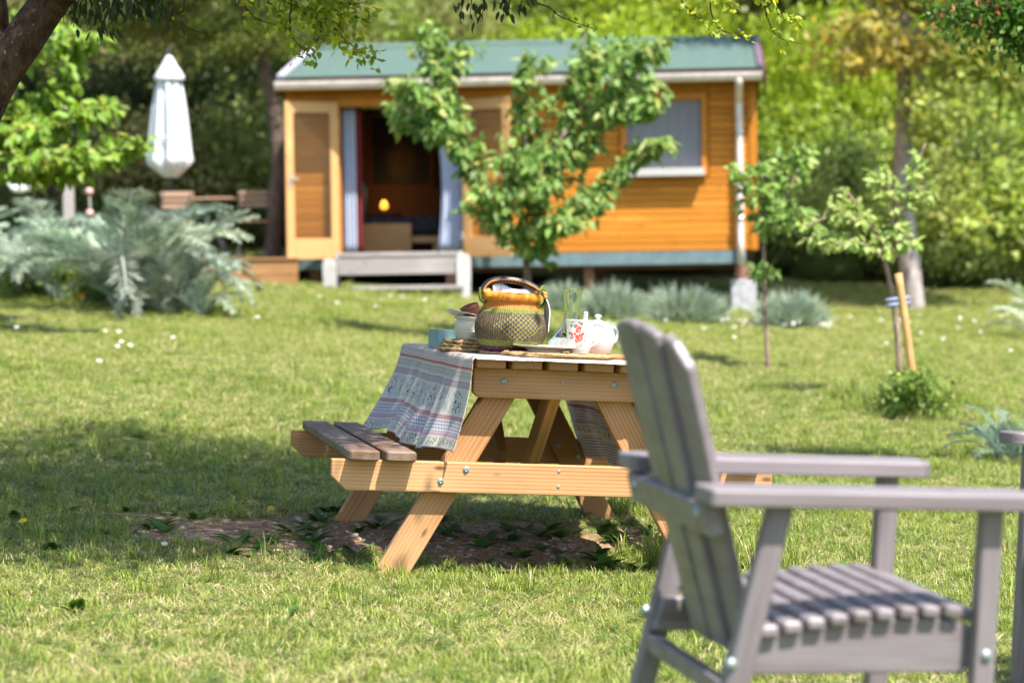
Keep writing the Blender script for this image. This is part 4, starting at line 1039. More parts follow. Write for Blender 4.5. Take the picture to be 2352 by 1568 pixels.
# undergrowth between the stems
pts = []
n = 900; xx = rng.uniform(-9, 10, n); yy = rng.uniform(33.6, 43, n); src = bpy.data.collections.new('undergrowth_sources'); src.objects.link(bpy.data.objects.new('u0', CR[3]))
src.objects[0].color = (.075, .11, .025, 1)
scatter('undergrowth', np.stack([xx, yy, ground(xx, yy)-.05], 1), np.stack([np.zeros(n), np.zeros(n), rng.random(n)*6.28], 1), rng.uniform(.35, .8, n), np.zeros(n, int), src, (.12, .165, .038))
n = 40; uu = rng.uniform(-60, 410, n); P = [hit(a, 665+a*.11+rng.uniform(-12, 6)) for a in uu]; src2 = bpy.data.collections.new('bed_weed_sources')
wm = crown_me(9, 900, 14, .16); wm.materials.append(MT['leaf']); q = bpy.data.objects.new('w0', wm); q.color = (.17, .25, .05, 1); src2.objects.link(q)
scatter('bed_weeds', np.array([(p.x, p.y+rng.uniform(-.35, .8), gz(p.x, p.y)) for p in P]), np.stack([np.zeros(n), np.zeros(n), rng.random(n)*6.28], 1), rng.uniform(.22, .42, n), np.zeros(n, int), src2, (.20, .27, .05))

for (u, v, h, c, lab) in ((2108, 962, .34, (.17, .25, .05), 'clump of tall weeds at the foot of the orange stake'), (2060, 945, .22, (.22, .28, .07), 'small clump of weeds at the foot of the leaning sapling')):
    p = hit(u, v); t = thing('weed_clump', lab, 'weeds', T(p.x, p.y, p.z-.02)); o = ob('leaves', wm, 'leaf', t, Matrix.Diagonal((h, h, h, 1))); o.color = (*c, 1)
def tall_tree(name, label, pts, r0, r1, mat, crowns, group=None):
    b = Vector(pts[0]); b.z = gz(b.x, b.y); t = thing(name, label, 'tree', T(*b), group); P = [Vector(p)-b for p in pts]; P[0] = Vector((0, 0, -.1))
    tube('trunk', P, r0, r1, mat, t, 12, 6); top = P[-1]
    for i, (dx, dy, z, r, h, c, kk) in enumerate(crowns):
        o = ob('crown', CR[kk], 'leaf', t, T(dx, dy, z-b.z) @ Matrix.Diagonal((r, r, h, 1)) @ Rz(i*1.9+kk)); o.color = (*c, 1)
        tube('limb', [P[-2], (P[-2]+Vector((dx, dy, z-b.z)))/2+Vector((0, 0, .2)), Vector((dx*.9, dy*.9, z-b.z+h*.5))], r1*.6, .02, mat, t, 6, 3)
yt = 30.2
tall_tree('tall_tree', 'tall tree with pale smooth trunk at the right behind the staked sapling', [px(2100, 722, yt), px(2088, 600, yt), px(2072, 420, yt), px(2078, 240, yt), px(2070, 90, yt), px(2060, -60, yt)], .15, .07, 'bark_pale',
    [(.1, -.2, 4.1, 1.3, 1.0, (.33, .31, .07), 4), (1.2, .3, 3.9, 1.5, 1.3, (.28, .33, .07), 4), (-1.3, 0, 4.9, 1.4, 1.4, OLV, 0), (.6, .9, 5.4, 1.9, 1.6, MID, 1), (1.7, -.4, 4.6, 1.1, 1.3, OLV, 3), (.25, -.5, 2.5, .75, .9, (.32, .38, .09), 4), (-.5, -.6, 3.3, .9, .9, (.38, .33, .08), 4), (.9, -.3, 3.1, 1.0, 1.1, (.30, .34, .08), 4)])
tall_tree('tall_tree', 'tree with leaning grey trunk beside the left end of the cabin', [px(622, 588, 31.6), px(634, 470, 31.6), px(640, 360, 31.6), px(628, 240, 31.6), px(600, 120, 31.6), px(580, -60, 31.6)], .12, .07, 'bark_grey',
    [(-.3, -.3, 3.75, .9, .8, (.19, .23, .05), 3), (-1.6, .2, 4.0, 1.3, 1.0, OLV, 3), (-.6, 0, 4.7, 1.8, 1.4, MID, 0), (-2.8, .2, 4.8, 1.9, 1.6, MID, 1), (.8, .6, 4.9, 1.5, 1.3, OLV, 2)])
tall_tree('tall_tree', 'tall tree with hidden trunk rising behind the left end of the cabin roof', [px(735, 480, 35.5), px(738, 300, 35.5), px(735, 100, 35.5), px(735, -80, 35.5)], .13, .08, 'bark_grey',
    [(0, 0, 5.4, 1.7, 1.5, MID, 1), (-2.2, -1.2, 5.1, 2.0, 1.6, OLV, 0), (-4.0, -1.6, 5.1, 2.0, 1.6, MID, 2)])  # unseen crowns above the frame, offset left to shade the thicket

# foreground tree -------------------------------------------------------
def make_oak():
    y = 9.55; b = Vector((-2.75, 9.6, 0)); b.z = gz(b.x, b.y)
    t = thing('oak_tree', 'big dark barked tree whose leaning limb and twigs hang into the top of the picture', 'tree', T(*b)); L = lambda p: Vector(p)-b
    fork = px(-62, 285, y)
    tube('trunk', [Vector((0, 0, -.15)), L(b.lerp(fork, .45)+Vector((-.05, 0, 0))), L(fork)], .17, .115, 'bark', t, 20, 8)
    def limb(P, r0, r1, name='limb', seg=20): return tube(name, [L(p) for p in P], r0, r1, 'bark', t, seg, 8)
    limb([fork-Vector((.05, 0, .10)), px(-12, 185, y), px(55, 90, y), px(130, -15, y), px(230, -130, y-.3), Vector((-1.0, 9.2, 2.9)), Vector((-.3, 8.9, 3.4))], .095, .05)
    limb([fork, px(-25, 160, y+.1), px(-8, 80, y+.15), px(-12, 0, y+.15), px(-40, -150, y+.3), Vector((-2.3, 10.4, 3.4))], .055, .04)
    ctr = Vector((-.28, 8.95, 3.45)); ends = []
    for i in range(30):
        a = i*2.4; r = math.sqrt((i+.5)/30); e = ctr+Vector((1.22*r*math.cos(a), 2.15*r*math.sin(a), random.uniform(-.45, .5))); ends.append(e)
        s = random.choice([Vector((-1.0, 9.2, 2.9)), Vector((-.3, 8.9, 3.4)), Vector((-.65, 9.05, 3.2))])
        if i > 22: s = Vector((-2.3, 10.4, 3.4)); e = e+Vector((-.4, .6, .1))
        tube('branch', [L(s), L((s+e)/2+Vector((0, 0, .2))), L(e)], .022, .006, 'bark', t, 6, 4)
    # leafy crown above the frame
    n = 40000; c = rng.integers(0, len(ends), n); E = np.array([tuple(e) for e in ends]); P = E[c]+rng.normal(size=(n, 3))*np.array([.24, .34, .20])
    zlim = 1.055+.1155*P[:, 1]+.10; P = P[P[:, 2] > zlim]; n = len(P); P = P-np.array(tuple(b))
    A = rand_dirs(n); A[:, 2] -= .5; N = rand_dirs(n)*.7; N[:, 2] += .8
    leaves_ob('crown', P, A, N, rng.uniform(.05, .085, n), rng.uniform(.013, .022, n), col_var((.10, .16, .03), n), 'leaf', t, False)
    def twig(seq, yy, n, ll, lw, col, alt=None, pa=0., hang=.7, r=.0045, sp=.02, t0=.0):
        pts = [px(seq[0][0]+8, -90, yy)]+[px(u, v, yy+.05*i) for i, (u, v) in enumerate(seq)]; Q = crom([L(p) for p in pts], 5)
        v, f = tube_vf(Q, interp_r(r, .0012, len(Q)), 6); o = ob('twig', me_np('twig', v, f, True), 'bark', t)
        if n:
            p, tg = along(Q, n, .25+t0); m = len(p); A = rand_dirs(m)*.8+tg*.5; A[:, 2] -= hang; N = rand_dirs(m)*.8; N[:, 2] += .5; N[:, 1] -= .5
            o2 = leaves_ob('leaves', p+rnd_n(m, sp), A, N, rng.uniform(ll*.6, ll*1.15, m), rng.uniform(lw*.8, lw*1.1, m), col_var(col, m, .25, alt, pa), 'leaf', o)
    dk = (.040, .060, .018); lg = (.26, .34, .035); yl = (.48, .50, .04)  # dk: backlit, shaded look of the upper leaves put into their colour
    for u, v in ((150, 30), (168, 62), (205, 38), (215, 70), (248, 62), (262, 30), (300, 36), (335, 22), (362, 30), (230, 20), (180, 15), (320, 8), (285, 12), (345, 5)): twig([(u+14, -12), (u+5, v*.5), (u, v)], y+random.uniform(-.2, .3), 13, .055, .0105, dk, hang=1.3, t0=.25)
    twig([(398, 0), (394, 40), (374, 78), (382, 102)], y, 3, .02, .006, lg); twig([(424, 0), (421, 52), (448, 72), (470, 75)], y, 3, .02, .006, lg); twig([(424, 0), (420, 50), (424, 80), (445, 96)], y, 2, .02, .006, lg)
    for s_, nn in (([(670, 0), (667, 72), (689, 106), (704, 119)], 34), ([(738, 0), (738, 62), (726, 97), (686, 122)], 40), ([(738, 0), (741, 31), (770, 66), (795, 94), (832, 122), (863, 137)], 70), ([(560, 0), (585, 40), (640, 60)], 30),
                   ([(760, -5), (780, 30), (820, 40), (855, 55)], 40), ([(640, -10), (690, 20), (720, 60)], 40), ([(780, -5), (800, 10), (850, 5)], 36), ([(700, -10), (760, 40), (790, 75)], 40), ([(600, -10), (640, 20), (660, 50)], 30)):
        twig(s_, y+.25, int(nn*1.9), .040, .0115, lg, yl, .35, .3, .006, .028)
    for u, v in ((1060, 22), (1080, 35), (1108, 40), (1152, 22), (1168, 26), (1195, 12)): twig([(u+4, -10), (u+2, v*.4), (u, v)], y, 8, .050, .0095, dk, hang=1.4, t0=.3)
    twig([(1225, -5), (1262, 18), (1290, 40), (1350, 62), (1375, 70)], y+.1, 26, .024, .007, (.15, .22, .04), None, 0, .3)
    for s_, nn in (([(1631, 0), (1639, 45), (1657, 69), (1695, 82), (1729, 90)], 26), ([(1564, -5), (1586, 26), (1620, 56), (1631, 75)], 16), ([(1755, 0), (1766, 49), (1781, 79), (1807, 94), (1845, 101)], 22), ([(1770, 0), (1792, 37), (1830, 49)], 24), ([(1640, -5), (1670, 10), (1690, 30)], 16)):
        twig(s_, y+.1, int(nn*1.5), .034, .0105, (.30, .38, .05), yl, .4, .15, .004, .014)
make_oak()
def make_right_tree():
    y = 12.3; b = Vector((3.7, 12.6, 0)); b.z = gz(b.x, b.y)
    t = thing('fruit_tree', 'dense green tree with reddish leaf tips at the top right corner', 'tree', T(*b)); L = lambda p: Vector(p)-b
    top = Vector((3.6, 12.5, 2.3)); tube('trunk', [Vector((0, 0, -.1)), Vector((.05, 0, 1.0)), L(top)], .10, .07, 'bark', t, 12)
    E = []
    for s in ([(2500, 140), (2352, 97), (2239, 56), (2150, 20)], [(2500, 120), (2380, 40), (2280, -30)], [(2500, 140), (2400, 110), (2330, 112)], [(2500, 100), (2300, 10), (2180, 10)], [(2500, 100), (2340, 30), (2250, 30)], [(2500, 60), (2330, -60), (2200, -80)], [(2550, 60), (2450, -60), (2400, -160)], [(2520, 120), (2420, 70), (2345, 65)]):
        pts = [L(top)]+[L(px(u, v, y+.06*i)) for i, (u, v) in enumerate(s)]; Q = crom(pts, 5); v, f = tube_vf(Q, interp_r(.03, .004, len(Q)), 7); ob('limb', me_np('limb', v, f, True), 'bark', t); E.append(Q[6:])
    P = np.concatenate([along(q, 420)[0] for q in E]); P = P+rnd_n(len(P), .07)*np.array([1.3, 1.6, .8]); n = len(P); A = rand_dirs(n); A[:, 2] -= .5; N = rand_dirs(n)*.7; N[:, 2] += .8
    leaves_ob('crown', P, A, N, rng.uniform(.035, .06, n), rng.uniform(.009, .014, n), col_var((.09, .18, .03), n, .3, (.42, .20, .10), .05), 'leaf', t)
make_right_tree()

# flowers --------------------------------------------------------------
def daisy_me(pet, petc, cenc, r, h):
    V = []; F = []; mi = []
    for k in range(pet):
        a = 2*PI*k/pet; o = len(V)
        for rr, da in ((.25, -.10), (.85, -.17), (1, 0), (.85, .17), (.25, .10)): V.append((r*rr*math.cos(a+da), r*rr*math.sin(a+da), h+r*.12*rr))
        F.append((o, o+1, o+2, o+3, o+4)); mi.append(0)
    o = len(V); V += [(r*.32*math.cos(q*PI/4), r*.32*math.sin(q*PI/4), h+r*.10) for q in range(8)]+[(0, 0, h+r*.26)]
    for q in range(8): F.append((o+q, o+(q+1) % 8, o+8)); mi.append(1)
    v, f = tube_vf([(0, 0, -.01), (.003, 0, h*.5), (0, 0, h)], .0012, 5); o = len(V); V += [tuple(q) for q in v]; F += [tuple(i+o for i in q) for q in f]; mi += [2]*len(f)
    m = me_np('daisy', V, F); [m.materials.append(simple('petal' if i == 0 else 'flower_part', c, .6, .3)) for i, c in enumerate((petc, cenc, (.10, .2, .03)))]; m.polygons.foreach_set('material_index', mi); return m
DM = daisy_me(11, (.82, .82, .84), (.75, .5, .02), .013, .055); DM2 = daisy_me(11, (.82, .82, .84), (.75, .5, .02), .020, .085)
def flower(m, u, v, label, cat, group=None, tilt=.5, nm='daisy'):
    p = hit(u, v); o = ob(nm, m, None, None, T(*p) @ Rz(random.uniform(0, 6)) @ Rx(0)); o.rotation_euler = (tilt, random.uniform(-.2, .2), random.uniform(-.6, .6)); tag(o, label, cat, group)
flower(DM, 378, 1287, 'single white daisy in focus in front of the bare earth', 'daisy')
for (u0, u1, v0, v1, n, lab) in ((1500, 1960, 738, 795, 26, 'small white daisy in the drift of daisies below the lavender bushes'), (1980, 2345, 725, 830, 18, 'small white daisy in the lawn at the right behind the staked sapling'), (20, 900, 745, 930, 10, 'small white daisy scattered on the sunny lawn at the left'), (620, 1000, 690, 730, 6, 'small white daisy in the lawn in front of the cabin steps')):
    for i in range(n): flower(DM2, random.uniform(u0, u1), random.triangular(v0, v1, v0+8), lab, 'daisy', lab.replace('small white daisy', 'daisies'))
YM = daisy_me(16, (.75, .5, .02), (.7, .4, .02), .016, .04); OM = daisy_me(14, (.8, .3, .02), (.6, .2, .02), .04, .16)
flower(YM, 58, 1218, 'small yellow dandelion in the grass at the left edge', 'dandelion', None, .5, 'dandelion'); flower(YM, 619, 1186, 'small yellow flower at the edge of the bare earth', 'dandelion', None, .5, 'dandelion')
flower(OM, 189, 708, 'orange flower below the left silver foliage', 'flower', None, .8, 'marigold'); flower(OM, 461, 722, 'yellow orange flower at the right end of the silver foliage bed', 'flower', None, .8, 'marigold')

# ================================================================== picnic table
TM = T(.133, 8.32, .012) @ Rz(.177) @ Ry(.057); TMi = TM.inverted()
HT, HS, TL, OV = .744, .415, 1.77, .066
def tray(u, v): o = TMi @ Vector((0, 0, CZ)); return o, (TMi @ px(u, v, 8.)) - o
def ttop(u, v, h): o, d = tray(u, v); k = (h-o.z)/d.z; return o+d*k
def tface(u, v, t): o, d = tray(u, v); k = (t-o.y)/d.y; return o+d*k
def make_table():
    t = thing('picnic_table', 'wooden picnic table with attached benches standing on the lawn', 'table', TM)
    pw, gp = .1036, .023
    for i in range(5): box('top_plank', TL, pw, .035, 'table', t, T(-.305+pw/2+i*(pw+gp), TL/2, HT-.0175) @ Rz(PI/2), .005)
    for s in (-1, 1):
        for i in range(2): box('seat_plank', TL, pw, .036, 'seat', t, T(s*(.728-pw/2-i*(pw+gp)), TL/2, HS-.018) @ Rz(PI/2), .006)
    b = .781; zb = HS-.0365
    beam = prism([(-b, zb), (b, zb), (b, zb-.058), (b-.052, zb-.105), (-b+.052, zb-.105), (-b, zb-.058)], .044, .003)
    ap = prism([(-.302, HT-.0355), (.302, HT-.0355), (.302, HT-.122), (.284, HT-.138), (-.284, HT-.138), (-.302, HT-.122)], .044, .003)
    bolt = lathe_me([(.0045, -.002), (.0115, -.002), (.0115, .002), (.009, .004), (.0075, .0045), (.007, .007), (.003, .007), (.003, .004), (0, .004)], 20, 'bolt')
    nail = lathe_me([(.0055, -.002), (.0055, .002), (.002, .003), (0, .001)], 12, 'screw')
    for e in (0, 1):
        tc = OV+.022 if e == 0 else TL-OV-.022; o = -1 if e == 0 else 1
        ob('seat_beam', beam, 'table', t, T(0, tc, 0)); ob('apron', ap, 'table', t, T(0, tc, 0))
        for s in (-1, 1):
            x0, x1, hw = s*.562, s*.150, .0612
            leg = prism([(x0-hw, -.03), (x0+hw, -.03), (x1+hw, HT-.037), (x1-hw, HT-.037)], .044, .003)
            M = T(0, tc-o*.0445, 0)
            ang = math.atan2(HT-.007, x1-x0); m4 = T((x0+x1)/2, 0, (HT-.067)/2) @ Ry(-ang); leg.transform(m4.inverted()); ob('leg', leg, 'table', t, M @ m4)
            for (hx, hz) in ((.315, .355), (.402, .312), (.195, .665)):
                ob('bolt', bolt, 'metal', t, T(s*hx, tc+o*.022, hz) @ Rx(PI/2 if e == 0 else -PI/2))
                ob('bolt', bolt, 'metal', t, T(s*hx, tc-o*.067, hz) @ Rx(-PI/2 if e == 0 else PI/2))
        for hz in (.668, .622, .358, .305): ob('screw', nail, 'metal', t, T(.012, tc+o*.022, hz) @ Rx(PI/2 if e == 0 else -PI/2))
        board('brace', (0, tc-o*.025, HT-.075), (0, tc-o*.52, .315), .095, .040, (1, 0, 0), 'table', t)
    box('crossbar', .60, .09, .04, 'table', t, T(0, TL/2, HT-.056)); box('crossbar', .24, .09, .03, 'table', t, T(0, TL/2, HS-.118))
    for s in (-1, 1): box('crossbar', .20, .09, .03, 'table', t, T(s*.615, TL/2, HS-.052))
make_table()

def make_cloth():
    nt, nw = 110, 190; t0, t1 = -.030, TL+.03; W = .308; DL = .37; DQ = .48; V = []; F = []; U = []; rc = .016
    def fold(t, side):
        return .024*math.sin(t*9.5+side)+.014*math.sin(t*21+2*side)+.006*math.sin(t*43)
    for i in range(nt+1):
        t = t0+(t1-t0)*i/nt; tn = (t-t0)/(t1-t0)
        for j in range(nw+1):
            w_ = -(W+DL)+(2*W+DL+DQ)*j/nw; a = abs(w_); sd = -1 if w_ < 0 else 1; DR = DL if sd < 0 else DQ
            if a <= W:
                x = w_; z = HT+.003+.0012*math.sin(t*17+w_*9)*math.sin(w_*23); y = t
            else:
                e = a-W; k = e/DR
                c = min(e, rc*PI/2); th = c/rc; ox = rc*math.sin(th); oz = rc*(1-math.cos(th)); r = e-c
                base = (.085+.055*tn) if sd < 0 else .06+.12*tn
                fl = base*k**1.35+fold(t, sd)*k**.8*(1 if tn > .03 else 1)
                lift = .5*base*k*k*.25
                x = sd*(W+ox+max(fl, -.012)); z = HT+.003-oz-r*(1-.10*k*base*6)+(.018*math.sin(t*6+1)*k*k)
                y = t+(.022*k*math.sin(3*t+1) if tn > .05 else .03*k*k)
                if sd > 0: x = W+ox+max(fl*.8, -.01)
            if t < 0: z -= (t*t)*9*(1 if a <= W else .2)
            if t > TL and a <= W: z -= (t-TL)**2*9
            V.append((x, y, z)); U.append((t, w_))
    for i in range(nt):
        for j in range(nw): a = i*(nw+1)+j; F.append((a, a+1, a+nw+2, a+nw+1))
    o = ob('tablecloth', me_np('tablecloth', V, F, True, uv=U), 'cloth', None, TM); s = o.modifiers.new('thick', 'SOLIDIFY'); s.thickness = .0018; s.offset = 1
    tag(o, 'white Provencal tablecloth with printed stripes of olives and flowers draped over picnic table', 'tablecloth')
make_cloth()
HC = HT+.0062

# ------------------------------------------------------------------ things on the table
def sx(u, t, v=790): return tface(u, v, t).x
def at(u, t): return Vector((sx(u, t), t, HC))
def P4(p, extra=Matrix.Identity(4)): return TM @ T(p.x, p.y, p.z) @ extra
def make_mat(name, label, c, r, h, rings=7, seed=0, tilt=(0, 0)):
    t = thing(name, label, 'placemat', P4(c, Rx(tilt[0]) @ Ry(tilt[1])), 'round seagrass placemats'); V = []; parts = []; tr = r/(2*rings); rnd = random.Random(seed)
    n = 150
    for strand in range(3):
        pts = []; N = rings*44; rr = []
        for i in range(N):
            q = i/N; a = q*rings*2*PI; rad = tr+(r-2*tr)*q; ph = a*max(2, rad*55)+strand*2*PI/3
            ph = (q*q*rings*2*PI*r*.5)/.030*2*PI+strand*2*PI/3
            pts.append((math.cos(a)*(rad+tr*.55*math.cos(ph)), math.sin(a)*(rad+tr*.55*math.cos(ph)), h/2+h*.22*math.sin(ph*2)+rnd.uniform(-.0004, .0004))); rr.append(h*.36)
        parts.append(tube_vf(pts, rr, 6))
    v, f = merge(parts); ob('braid', me_np('braid', v, f, True), 'rope', t)
bk = at(1170, .37); HM = .014
ml = at(1116, .69)
for i, lab in enumerate(('bottom seagrass placemat of the stack under the cream pot', 'middle seagrass placemat of the stack under the cream pot', 'top seagrass placemat of the stack, directly under the cream pot')):
    make_mat('seagrass_placemat', lab, Vector((ml.x+(-.012, .004, .012)[i], ml.y+(.0, .012, .004)[i], HC+i*HM)), .192, HM, 6, i)
make_mat('seagrass_placemat', 'seagrass placemat right under the woven basket', Vector((bk.x, bk.y+.01, HC)), .118, .010, 5, 5)
make_mat('seagrass_placemat', 'single seagrass placemat under the plate at the front of the table', at(1279, .225), .215, .017, 6, 9)

def make_basket():
    zb = HC+3*HM-.020
    b = thing('woven_basket', 'round woven straw basket in orange, green and purple with black leather handle', 'basket', P4(Vector((bk.x, bk.y, HC+.0105)), Ry(.02)))
    S = 1.0
    pr = smooth_prof([(.070, 0), (.092, .004), (.108, .022), (.120, .045), (.1275, .075), (.1265, .100), (.118, .128), (.106, .152), (.0985, .170), (.0965, .182), (.098, .190)], 5)
    def ribs(r, z, t, i, k): return r+.0017*math.cos(42*2*t)*(1 if i > 2 else 0)+.0005*math.cos(i*PI)*math.cos(42*t)
    ob('body', lathe_me(pr, 336, 'body', ribs), 'basket', b)
    lathe('inner_wall', [(.090, .188), (.100, .15), (.112, .11), (.115, .07), (.09, .02), (0, .012)], 'orange_straw', b, None, 40)
    v, f = tube_vf([(.0975*math.cos(a), .0975*math.sin(a), .196) for a in np.linspace(0, 2*PI, 73)], [.0145+.0008*math.sin(i*2.3) for i in range(73)], 12, False); ob('rim', me_np('rim', v, f, True), 'orange_straw', b)
    # wound straw on the rim
    pts = []; N = 2600; turns = 150
    for i in range(N):
        q = i/N; a = q*2*PI; ph = q*turns*2*PI; rr = .0975+.0150*math.cos(ph); pts.append((rr*math.cos(a), rr*math.sin(a), .196+.0150*math.sin(ph)))
    v, f = tube_vf(pts, .0012, 4); ob('rim_binding', me_np('rim_binding', v, f, True), 'orange_straw', b)
    # handle: leans back to the left
    HP = [(-.112, -.02, .212), (-.104, -.022, .228), (-.088, -.024, .244), (-.055, -.026, .254), (-.01, -.028, .256), (.035, -.03, .249), (.068, -.032, .236), (.085, -.034, .226)]
    Q = crom(HP, 6); R = [.013 if 0 < i < len(Q)-1 else .012 for i in range(len(Q))]; v, f = tube_vf(Q, R, 14); hd = ob('handle', me_np('handle', v, f, True), 'black', b)
    pts = []; N = 420
    for i in range(N):
        q = i/(N-1)*(len(Q)-1); j = min(int(q), len(Q)-2); p = Q[j].lerp(Q[j+1], q-j); d = .0045*math.sin(i/N*26*2*PI); pts.append(p+Vector((0, -.0128, .0005+d*.45)))
    v, f = tube_vf(pts, .0024, 6); ob('stitching', me_np('stitching', v, f, True), 'tan', hd)
    for x0, x1 in (((-.118, -.01, .214), (-.100, -.024, .222)), ((-.108, -.03, .205), (-.090, -.026, .210))): tube('leather_end', [x0, ((x0[0]+x1[0])/2, (x0[1]+x1[1])/2-.004, (x0[2]+x1[2])/2), x1], .011, .013, 'tan', hd, 10, 4)
    for dz, dy in ((.0, 0), (-.011, -.008), (-.004, .012)): tube('leather_end', [(.072, -.033+dy*.3, .234+dz*.4), (.092, -.032+dy, .222+dz), (.118, -.028+dy, .212+dz)], .0075, .007, 'tan', hd, 8, 4)
    def loop(cx, cy, cz, w_, h_, ax, rr=.0058, name='loop'):
        pts = [(cx+w_*math.cos(a)*math.cos(ax), cy+w_*math.cos(a)*math.sin(ax), cz+h_*math.sin(a)) for a in np.linspace(0, 2*PI, 25)]; v, f = tube_vf(pts, rr, 8, False); ob(name, me_np(name, v, f, True), 'green_straw', b)
    loop(.090, -.060, .200, .016, .024, -2.4, .0048); loop(.104, -.02, .200, .018, .032, .1, .0048); loop(.108, -.006, .208, .015, .032, .5, .0048); loop(-.105, -.02, .200, .018, .028, .2)
    nk = thing('printed_napkin', 'white printed napkin tucked into the basket and hanging over its right side', 'napkin', b.matrix_basis.copy())
    def sheet(fun, nu, nv, name):
        V = [fun(i/nu, j/nv) for j in range(nv+1) for i in range(nu+1)]; U = [(i/nu, j/nv) for j in range(nv+1) for i in range(nu+1)]
        F = [(j*(nu+1)+i, j*(nu+1)+i+1, (j+1)*(nu+1)+i+1, (j+1)*(nu+1)+i) for j in range(nv) for i in range(nu)]; o = ob(name, me_np(name, V, F, True, uv=U), 'napkin', nk); s = o.modifiers.new('th', 'SOLIDIFY'); s.thickness = .0015; return o
    sheet(lambda a, c: (-.078+.150*a, -.045+.05*c+.012*math.sin(a*7), .150+(.094-.026*a+.005*math.sin(a*9))*math.sin(PI*min(1, c*.95+.0))**.5 if c < .5 else .150+(.094-.026*a+.005*math.sin(a*9))*math.sin(PI*c)**.5), 24, 12, 'fold')
    sheet(lambda a, c: (.088+.046*math.sin(min(1., c*1.6)*PI/2)+.006*math.sin(a*6)-.004*c, -.035+.085*a, .205-.135*max(0, c-.12)+.01*math.sin(c*5)), 12, 16, 'flap')
make_basket()

